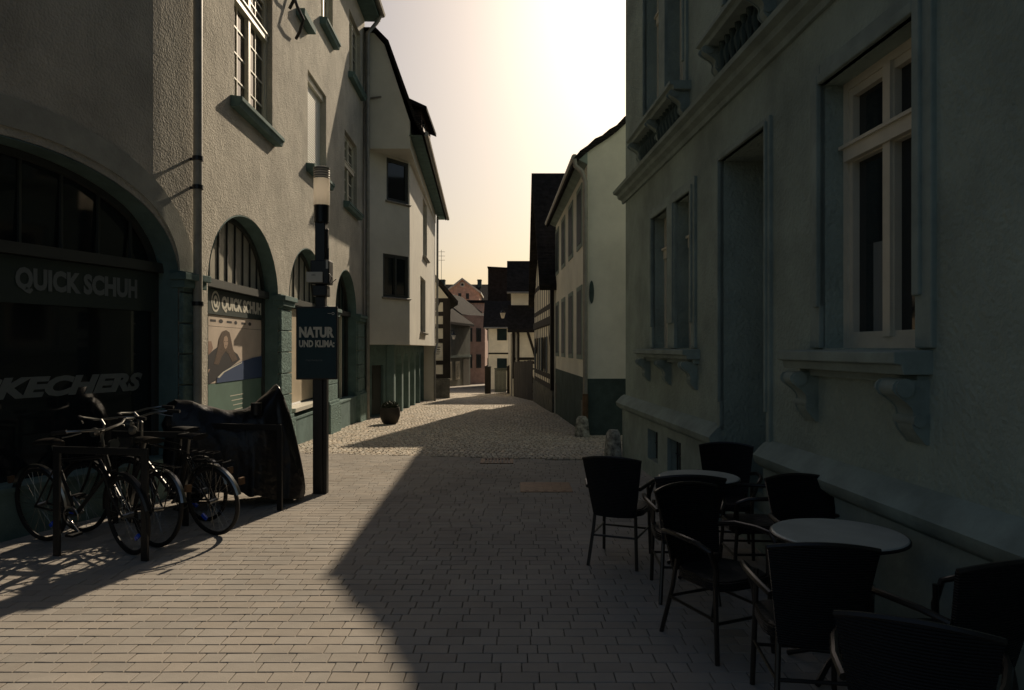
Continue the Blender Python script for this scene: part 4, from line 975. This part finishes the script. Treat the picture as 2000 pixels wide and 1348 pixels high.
Pq = Path([(bx - .14, by - .137), (bx + .05, by - .137)])
T.part('lettering', text(Pq, 'info', .065, 2.535, .03, d=.002), m_posterdk, bxo)
c = MB(); c.tube([(bx + .10, by - .06, 2.7), (bx + .10, by - .06, 2.86)], .006, 6); T.part('antenna', c, m_black, bxo); c = MB(); c.tube([(bx + .09, by - .1, 2.6), (bx + .15, by - .1, 2.52), (bx + .11, by - .1, 2.42), (bx + .2, by - .1, 2.5)], .005, 6); T.part('cable', c, m_black, bxo)
c = MB(); c.box((bx + .085, by - .12, 2.62), (bx + .11, by - .1, 2.72)); T.part('status_tab', c, m_white_paint, bxo)
# sign board
T = Thing('sign_board', 'dark teal advertising board reading NATUR UND KLIMA on the lamp post', 'sign', (bx, by - .12, 1.33))
rz_ = R(6); ux = Vector((math.cos(rz_), math.sin(rz_))); p0 = Vector((bx - .02, by - .12)) - ux * .235
P = Path([p0, p0 + ux * .47]); c = MB(); wbox(c, P, 0, .47, 1.335, 2.18, -.035, 0); T.part('frame', c, m_black, bevel=.008)
c = MB(); wbox(c, P, .02, .45, 1.355, 2.16, 0, .004); pf = T.part('face', c, m_natur)
def fitp(string, s0, s1, z, h, dd, **k):
    cu = bpy.data.curves.new('t', 'FONT'); cu.body = string; cu.size = h; cu.offset = k.get('bold', 0); o = bpy.data.objects.new('t', cu)
    COL.objects.link(o); bpy.context.view_layer.update(); W = o.dimensions.x; bpy.data.objects.remove(o); return text(P, string, s0, z, h, d=dd, sx=(s1 - s0) / W, **k)
T.part('lettering', fitp('NATUR', .035, .43, 1.83, .155, .008, bold=.009), m_letter, pf)
T.part('lettering', fitp('UND KLIMA:', .035, .435, 1.715, .105, .008, bold=.005), m_letter, pf)
T.part('lettering', fitp('STADTRADELN.DE', .11, .30, 1.55, .026, .008), m_letterdim, pf)
c = MB(); 
n = 16; pts = lambda r: [P(.42 + r * math.cos(t), 2.10 + r * math.sin(t), .007) for t in [2 * math.pi * k / n for k in range(n + 1)]]
c.grid([pts(.010), pts(.016)]); wbox(c, P, .36, .40, 2.098, 2.103, .004, .007); T.part('emblem', c, m_letter, pf)
# bicycle racks
def rack(x0, x1, y0, y1, lab):
    T = Thing('bicycle_rack', lab, 'bicycle rack', ((x0 + x1) / 2, (y0 + y1) / 2, 0), group='flat-bar bicycle racks by the shop window')
    c = MB(); d = Vector((x1 - x0, y1 - y0, 0)).normalized(); n = Vector((-d.y, d.x, 0)); h = .87
    a, b = Vector((x0, y0, 0)), Vector((x1, y1, 0))
    def bar(p, q, wv, tv):
        pts = []
        for e in (p, q): pts.append([e + wv + tv, e - wv + tv, e - wv - tv, e + wv - tv])
        c.grid(pts, True, True)
    bar(a, a + Vector((0, 0, h)), d * .03, n * .012); T.part('upright', c, m_black, bevel=.004); c = MB(); bar(b, b + Vector((0, 0, h)), d * .03, n * .012)
    T.part('upright', c, m_black, bevel=.004); c = MB()
    bar(a + Vector((0, 0, h)) - d * .03, b + Vector((0, 0, h)) + d * .03, Vector((0, 0, .028)), n * .013); T.part('top_bar', c, m_black, bevel=.004)
rack(-3.72, -2.93, 5.86, 5.72, 'bicycle rack nearest the camera, behind the spoked wheels')
rack(-3.85, -3.12, 6.95, 6.85, 'middle bicycle rack partly hidden by bicycle handlebars')
rack(-3.2, -2.43, 7.66, 7.5, 'bicycle rack standing before the covered scooter')

# bicycles (local: rear wheel at x=0, front wheel at x=+1.05, z up)
def make_bike(label, loc, heading, lean=0, fw=.33, steer=.0, framemat=None, rackon=True):
    T = Thing('bicycle', label, 'bicycle', loc, group='bicycles parked at the racks'); T.world = False
    T.o.rotation_euler = (lean, 0, heading)
    fm = framemat or m_black; Rw = fw; WB = 1.06
    def wheel(x, ang, nm='wheel'):
        ca, sa = math.cos(ang), math.sin(ang); ax = (ca, sa, 0); c0 = Vector((x, 0, Rw))
        c = MB(); c.ring(c0, ax, (0, 0, 1), Rw - .028, .008, 40, 6); o = T.part('wheel', c, m_chrome, smooth=True)
        t = MB(); t.ring(c0, ax, (0, 0, 1), Rw - .018, .019, 40, 8); T.part('tyre', t, m_rubber, o, smooth=True)
        s = MB(); nn = Vector((-sa, ca, 0))
        for i in range(28):
            a = 2 * math.pi * i / 28; dv = Vector((ca, sa, 0)) * math.cos(a) + Vector((0, 0, 1)) * math.sin(a); sd = nn * (.03 if i % 2 else -.03)
            a2 = a + (.35 if i % 4 < 2 else -.35); dh = Vector((ca, sa, 0)) * math.cos(a2) + Vector((0, 0, 1)) * math.sin(a2)
            s.tube([c0 + sd + dh * .022, c0 + dv * (Rw - .03)], .0012, 4, False)
        s.tube([c0 - nn * .045, c0 + nn * .045], .02, 10); T.part('spokes', s, m_chrome, o)
        b = MB(); dv = Vector((ca, sa, 0)) * .6 + Vector((0, 0, -.8)); q = c0 + dv * (Rw * .62); tv = Vector((ca, sa, 0)) * .8 + Vector((0, 0, .6))
        b.grid([[q + nn * k + tv * .032 + dv * .015, q + nn * k - tv * .032 + dv * .015, q + nn * k - tv * .032 - dv * .015, q + nn * k + tv * .032 - dv * .015] for k in (-.01, .01)], True, True)
        T.part('spoke_reflector', b, m_blue, o)
        g = MB(); rows = []
        for i in range(17):
            a = R(15) + R(165) * i / 16 - (R(30) if x > .5 else 0) ; dv = Vector((ca, sa, 0)) * math.cos(math.pi - a if x < .5 else a) + Vector((0, 0, 1)) * math.sin(a)
            if x > .5: dv = Vector((ca, sa, 0)) * math.cos(a + R(30)) + Vector((0, 0, 1)) * math.sin(a + R(30))
            rows.append([c0 + dv * (Rw + .018) + nn * .028, c0 + dv * (Rw + .032) + nn * .014, c0 + dv * (Rw + .032) - nn * .014, c0 + dv * (Rw + .018) - nn * .028])
        g.grid(rows); T.part('mudguard', g, m_chrome if x < .5 else fm, smooth=True)
        return o
    wheel(0, 0); wheel(WB, steer)
    bb = Vector((.44, 0, .28)); st = Vector((.27, 0, .74)); hd = Vector((.86, 0, .84)); hl = Vector((.90, 0, .70)); ra = Vector((0, 0, Rw)); fa = Vector((WB, 0, Rw))
    c = MB()
    c.tube([bb, st], .016); c.tube([st, hd - Vector((0, 0, .03))], .014) ; c.tube([bb, hl], .018); c.tube([hd, hl], .020)
    for s_ in (-.05, .05):
        c.tube([ra + Vector((0, s_, 0)), st + Vector((0, s_ * .3, -.04))], .008); c.tube([ra + Vector((0, s_, 0)), bb + Vector((0, s_ * .5, 0))], .01)
    T.part('frame', c, fm, smooth=True)
    c = MB()
    for s_ in (-.05, .05): c.tube([hl + Vector((.0, s_, -.02)), Vector((.955, s_, .5)), fa + Vector((0, s_, 0))], .011)
    c.tube([hl + Vector((0, -.055, -.02)), hl + Vector((0, .055, -.02))], .013); T.part('fork', c, fm, smooth=True)
    c = MB(); c.tube([hd, Vector((.845, 0, 1.0)), Vector((.90, 0, 1.04))], .013); c.tube([(.70, .30, 1.06), (.80, .26, 1.07), (.90, .15, 1.06), (.91, 0, 1.04), (.90, -.15, 1.06), (.80, -.26, 1.07), (.70, -.30, 1.06)], .011)
    hb = T.part('handlebar', c, m_chrome, smooth=True)
    for s_ in (-1, 1):
        c = MB(); c.tube([(.80, .26 * s_, 1.07), (.69, .305 * s_, 1.06)], .017); T.part('grip', c, m_rubber, hb)
        c = MB(); c.tube([(.88, .2 * s_, 1.05), (.80, .235 * s_, 1.03), (.74, .26 * s_, 1.02)], .006); T.part('brake_lever', c, m_chrome, hb)
    c = MB(); c.lathe([(.004, 0), (.03, .01), (.045, .05), (.045, .06)], (0, 0, 0), 14); 
    c.v = [Vector((v.z + .93, v.x, v.y + .92)) for v in c.v]; T.part('headlamp', c, m_chrome)
    c = MB(); c.tube([st, st + Vector((-.035, 0, .13))], .012); sp_ = T.part('seat_post', c, m_chrome)
    c = MB(); rows = []
    for i in range(9):
        t = i / 8; x = .10 + .27 * t; wd_ = .075 * (1 - t) ** .8 + .02; z = .90 + .012 * math.sin(t * 3) - .01 * t
        rows.append([(x, wd_ * math.cos(a), z + (.022 if math.sin(a) > 0 else .03) * math.sin(a)) for a in [2 * math.pi * k / 10 for k in range(10)]])
    c.grid(rows, True, True); T.part('saddle', c, m_rubber if steer == 0 else m_cane, sp_, smooth=True)
    c = MB(); c.tube([bb + Vector((0, -.07, 0)), bb + Vector((0, .07, 0))], .012); c.ring(bb + Vector((0, -.045, 0)), (1, 0, 0), (0, 0, 1), .085, .006, 24, 5)
    c.tube([bb + Vector((0, -.07, 0)), bb + Vector((.12, -.075, -.12))], .009); c.tube([bb + Vector((0, .07, 0)), bb + Vector((-.12, .075, .12))], .009)
    ck = T.part('crank', c, m_chrome); 
    for q, sg in ((bb + Vector((.12, -.12, -.12)), 1), (bb + Vector((-.12, .12, .12)), 1)):
        c = MB(); c.box((q.x - .045, q.y - .045, q.z - .01), (q.x + .045, q.y + .045, q.z + .01)); T.part('pedal', c, m_rubber, ck)
    if rackon:
        c = MB()
        for s_ in (-.055, .055): c.tube([(.22, s_, .70), (-.22, s_, .69)], .006); c.tube([(-.1, s_, .69), (0, s_ * 1.1, Rw)], .005)
        for x in (-.2, -.1, 0, .1): c.tube([(x, -.055, .69), (x, .055, .69)], .005)
        T.part('luggage_rack', c, fm)
    c = MB(); c.box((-.38, -.025, .50), (-.35, .025, .56)); T.part('tail_light', c, m_iron)
    return T
import math as _m
def place_bike(rw, fr, **k):
    d = Vector((fr[0] - rw[0], fr[1] - rw[1])); return make_bike(loc=(rw[0], rw[1], 0), heading=math.atan2(d.y, d.x), **k)
place_bike((-2.70, 6.52), (-3.72, 6.98), label='rightmost black bicycle, its rear wheel toward the covered scooter', lean=R(-5), fw=.315)
place_bike((-4.12, 6.32), (-3.06, 5.88), label='black bicycle at the left edge with its saddle against the dark shop window', lean=R(6), steer=R(-12), rackon=False)
place_bike((-3.05, 6.12), (-3.98, 6.62), label='bicycle in the middle of the racks, wedged between two others', lean=R(5), fw=.32, steer=R(10))

place_bike((-3.02, 7.05), (-3.86, 7.42), label='bicycle farthest from the camera, half hidden behind the others near the scooter tail', lean=R(-4), fw=.31)
# covered scooter
T = Thing('covered_scooter', 'motor scooter under a black rain cover beside the lamp post', 'scooter', (-3.0, 7.9, 0))
fr = Vector((-2.36, 8.12)); tl = Vector((-3.74, 7.72)); dv = (fr - tl).normalized(); nv = Vector((-dv.y, dv.x)); LL = (fr - tl).length
prof = [(0, .55, .98, .10), (.03, .36, 1.10, .17), (.08, .24, 1.15, .22), (.2, .20, 1.12, .26), (.34, .18, 1.05, .27), (.48, .16, 1.01, .27), (.56, .15, 1.02, .28), (.64, .13, 1.08, .29), (.72, .10, 1.18, .28), (.79, .07, 1.29, .22), (.81, .07, 1.30, .20), (.84, .06, 1.20, .22), (.89, .05, .98, .24), (.93, .05, .72, .23), (.97, .05, .42, .20), (.99, .05, .25, .16), (1.0, .05, .12, .10)]
c = MB(); rows = []; random.seed(4); K = 30; NS = 150
def lerp_prof(t):
    for p, q in zip(prof, prof[1:]):
        if p[0] <= t <= q[0]:
            u = (t - p[0]) / (q[0] - p[0]); return [p[i] + (q[i] - p[i]) * u for i in range(4)]
    return prof[-1]
for i in range(NS + 1):
    t, zb_, zt_, wd_ = lerp_prof(i / NS); row = []
    for k in range(K + 1):
        a = -math.pi / 2 - .0 + math.pi * k / K; sx_ = math.sin(a); cz = math.cos(a)
        ex = abs(sx_) ** .7 * (1 if sx_ > 0 else -1); hz = max(0, cz) ** .55
        if k in (0, K): ex *= 1.12
        wr = (.007 * math.sin(t * 24 + 2.4 * math.sin(t * 9)) + .003 * math.sin(t * 83 + k * .5 + 2 * math.sin(t * 9))) * (1 - hz) ** .6 + .006 * math.sin(t * 31 + k * .8)
        x = (wd_ + wr) * ex * (1.0 + .15 * (1 - hz)); z = zb_ + (zt_ - zb_) * hz + .006 * math.sin(t * 37 + k * .5) + (.012 * math.sin(t * 37 + 2 * math.sin(t * 11)) if k in (0, K) else 0)
        p = tl + dv * (t * LL + .02 * math.sin(k * .7)) + nv * x; row.append((p.x, p.y, z))
    rows.append(row)
c.grid(rows); T.part('rain_cover', c, m_cover, smooth=True)
for t_, r_ in ((.83, .21), (.16, .22)):
    c = MB(); p = tl + dv * (t_ * LL); c.ring((p.x, p.y, r_), (dv.x, dv.y, 0), (0, 0, 1), r_ - .05, .05, 28, 8); wh = T.part('wheel', c, m_rubber, smooth=True)
    c = MB(); c.ring((p.x, p.y, r_), (dv.x, dv.y, 0), (0, 0, 1), .09, .05, 20, 6); T.part('rim', c, m_chrome, wh)
c = MB(); rows = []
for k in range(9):
    t = k / 8; p = tl + dv * (.66 * LL) + nv * (-.27 * 1); rows.append([(p.x + .06 * math.cos(a) , p.y + .06 * math.sin(a) , .98 + .13 * t) for a in [2 * math.pi * q / 10 for q in range(10)]])
c.grid(rows, True, True); c.v = [v + Vector((0, 0, .0)) for v in c.v]; T.part('mirror_bulge', c, m_cover, smooth=True)

# round planter
px_, py_ = -3.08, 18.1; g = zg(18.1)
T = Thing('plant_pot', 'round dark plant pot with a low clipped shrub by the arcade', 'plant pot', (px_, py_, g))
c = MB(); c.lathe([(.15, 0), (.2, .05), (.255, .2), (.26, .32), (.24, .42), (.22, .42), (.2, .38)], (px_, py_, g), 20); T.part('pot', c, m_pot, smooth=True)
c = MB(); random.seed(8)
for i in range(1500):
    a = random.uniform(0, 6.283); u = random.uniform(0, 1) ** .5; e = random.uniform(-.1, 1); r = .22 * u; z = g + .42 + .16 * e * math.sqrt(max(0, 1 - u * u)) + random.uniform(-.02, .02)
    p = Vector((px_ + r * math.cos(a), py_ + r * math.sin(a), z)); d1 = Vector([random.uniform(-1, 1) for _ in range(3)]).normalized() * .018; d2 = Vector([random.uniform(-1, 1) for _ in range(3)]).normalized() * .012
    c.poly([p - d1, p + d2, p + d1, p - d2])
T.part('shrub', c, m_leaf)
# guard stones
def guard(x, y, lab, h, r):
    T = Thing('guard_stone', lab, 'guard stone', (x, y, zg(y)), group='whitewashed guard stones at the house corners'); c = MB(); rows = []; n = 14; random.seed(int(x * 100)); J = [random.uniform(.9, 1.1) for _ in range(n)]
    for i in range(8):
        t = i / 7; rr = r * (1.0 - .28 * t) * (1 if i < 7 else .7); rows.append([(x + rr * J[k] * (1 + random.uniform(-.015, .015)) * math.cos(a), y + rr * J[k] * math.sin(a), zg(y) - .03 + h * t) for k, a in enumerate([2 * math.pi * k / n for k in range(n)])])
    c.grid(rows, True, True); T.part('stone', c, m_guard, smooth=True)
guard(1.44, 14.72, 'whitewashed guard stone under the downpipe of the white shuttered house', .44, .16)
guard(1.62, 11.42, 'peeling whitewashed guard stone at the corner of the townhouse', .44, .15)
# drain grate and manhole
T = Thing('drain_grate', 'rusty iron drain grate in the paving at the edge of the setts', 'drain grate', (-.22, 10.72, 0)); c = MB()
for i in range(9): x = -.43 + i * .05; c.box((x, 10.55, -.01), (x + .022, 10.95, .009))
T.part('bar', c, m_iron); c = MB()
for y0, y1 in ((10.53, 10.553), (10.947, 10.97)): c.box((-.47, y0, -.01), (.02, y1, .011))
for x0, x1 in ((-.47, -.435), (-.006, .02)): c.box((x0, 10.553, -.01), (x1, 10.947, .0105))
T.part('rim', c, m_iron)
T = Thing('manhole_cover', 'flat rectangular manhole cover set in the shaded pavers', 'manhole cover', (.33, 8.75, 0)); c = MB(); c.box((.1, 8.45, -.01), (.72, 9.05, .006)); T.part('cover', c, m_iron) ; T.o.location.z = 0
c = MB()
for i in range(5): c.box((.16 + i * .11, 8.5, .006), (.2 + i * .11, 9.0, .009))
T.part('rib', c, m_iron)

# ================================================================== CAFE CHAIRS AND TABLES
def make_chair(label, loc, heading):
    """local: sitter faces +y, backrest at y=-.22"""
    T = Thing('armchair', label, 'chair', loc, group='dark wicker armchairs of the pavement cafe'); T.world = False; T.o.rotation_euler.z = heading; T.o.scale = (.96, .96, .96)
    c = MB(); rows = []
    for i in range(12):
        t = i / 11; z = .40 + .47 * t; wd_ = .175 + .065 * t; yb = -.20 - .10 * t
        if i == 11: pass
        rows.append([(wd_ * u, yb - .045 * (1 - u * u), z + (.03 * (1 - u * u)) * t) for u in [-1 + 2 * k / 12 for k in range(13)]])
    back = [[(p[0], p[1] - .022, p[2]) for p in r_] for r_ in rows]
    c.grid(rows); c.grid([r_[::-1] for r_ in back]); c.grid([rows[-1], back[-1]]); c.grid([[r_[0] for r_ in rows], [r_[0] for r_ in back]]); c.grid([[r_[-1] for r_ in rows], [r_[-1] for r_ in back]]); c.grid([rows[0], back[0]])
    o = T.part('backrest', c, m_wick); 
    c = MB(); c.tube([(p[0], p[1] - .011, p[2]) for p in rows[-1]], .013, 6); T.part('top_rail', c, m_cane, o, smooth=True)
    c = MB(); n = 10; r0 = []
    for k in range(24):
        a = 2 * math.pi * k / 24; u, v = math.cos(a), math.sin(a); e = .5
        r0.append((.215 * (abs(u) ** e) * (1 if u > 0 else -1), .03 + .21 * (abs(v) ** e) * (1 if v > 0 else -1)))
    c.grid([[(x * k_, y * k_ + (.0), z) for x, y in r0] for z, k_ in ((.405, .9), (.40, 1), (.445, 1), (.455, .94), (.452, .5), (.45, .05))], True, True); T.part('seat', c, m_wick)
    for sx_ in (-1, 1):
        c = MB(); c.tube([(.19 * sx_, .20, .62), (.195 * sx_, .20, .42), (.205 * sx_, .23, 0)], .014, 8); T.part('leg', c, m_cane, smooth=True)
        c = MB(); c.tube([(.165 * sx_, -.19, .48), (.175 * sx_, -.22, .30), (.20 * sx_, -.30, 0)], .014, 8); T.part('leg', c, m_cane, smooth=True)
        c = MB(); c.tube([(.215 * sx_, -.26, .64), (.255 * sx_, -.15, .665), (.275 * sx_, .02, .67), (.27 * sx_, .14, .665), (.24 * sx_, .21, .63), (.20 * sx_, .215, .52), (.19 * sx_, .20, .40)], .016, 8); T.part('armrest', c, m_cane, smooth=True)
    c = MB(); c.tube([(-.2, .21, .22), (.2, .21, .22)], .009, 6); c.tube([(-.185, -.24, .24), (.185, -.24, .24)], .009, 6)
    for sx_ in (-1, 1): c.tube([(.2 * sx_, .21, .24), (.185 * sx_, -.24, .24)], .009, 6); c.tube([(.19 * sx_, .2, .38), (.1 * sx_, .1, .40)], .008, 6)
    T.part('stretcher', c, m_cane)
    return T.o
chairs = [((.88, 5.80), R(-22), 'wicker armchair farthest left, standing alone in the open street'),
          ((1.20, 5.02), R(-5), 'wicker armchair seen from behind, pushed to the small pale table beside the doorway'),
          ((1.80, 6.0), R(165), 'wicker armchair on the far side of the small pale table, before the townhouse steps'),
          ((1.80, 5.28), R(88), 'wicker armchair turned side-on between the small pale table and the wall'),
          ((1.19, 4.12), R(204), 'wicker armchair with a glinting curved arm, between the two tables'),
          ((1.88, 4.40), R(178), 'wicker armchair behind the larger round table, its back to the wall with the tall window'),
          ((1.38, 3.38), R(-8), 'wicker armchair whose back hides the near left edge of the larger round table'),
          ((1.86, 3.12), R(16), 'wicker armchair at the right edge, to the right of the larger round table'),
          ((1.40, 2.48), R(-30), 'wicker armchair nearest the camera at the bottom edge')]
ch0 = make_chair(chairs[0][2], (*chairs[0][0], 0), chairs[0][1])
for (p, h, lab) in chairs[1:]:
    c_ = copy_tree(ch0); c_.location = (*p, 0); c_.rotation_euler.z = h; c_['label'] = lab
def make_table(label, x, y, r):
    T = Thing('cafe_table', label, 'table', (x, y, 0), group='round cafe tables'); c = MB(); c.lathe([(r - .03, .70), (r, .705), (r, .72), (r - .008, .726), (.01, .727)], (x, y, 0), 40); T.part('table_top', c, m_table)
    c = MB(); c.lathe([(r + .001, .704), (r + .006, .707), (r + .006, .718), (r + .001, .721)], (x, y, 0), 40); T.part('edge_band', c, m_black)
    c = MB(); c.tube([(x, y, .05), (x, y, .70)], .03, 12); T.part('column', c, m_black)
    c = MB()
    for k in range(4):
        a = math.pi / 4 + k * math.pi / 2; c.tube([(x, y, .10), (x + .15 * math.cos(a), y + .15 * math.sin(a), .07), (x + .27 * math.cos(a), y + .27 * math.sin(a), .015)], .016, 8)
    T.part('foot', c, m_black)
make_table('smaller-looking pale round table by the doorway of the townhouse', 1.42, 5.45, .30)
make_table('larger-looking pale round table below the tall window of the townhouse', 1.72, 3.78, .335)
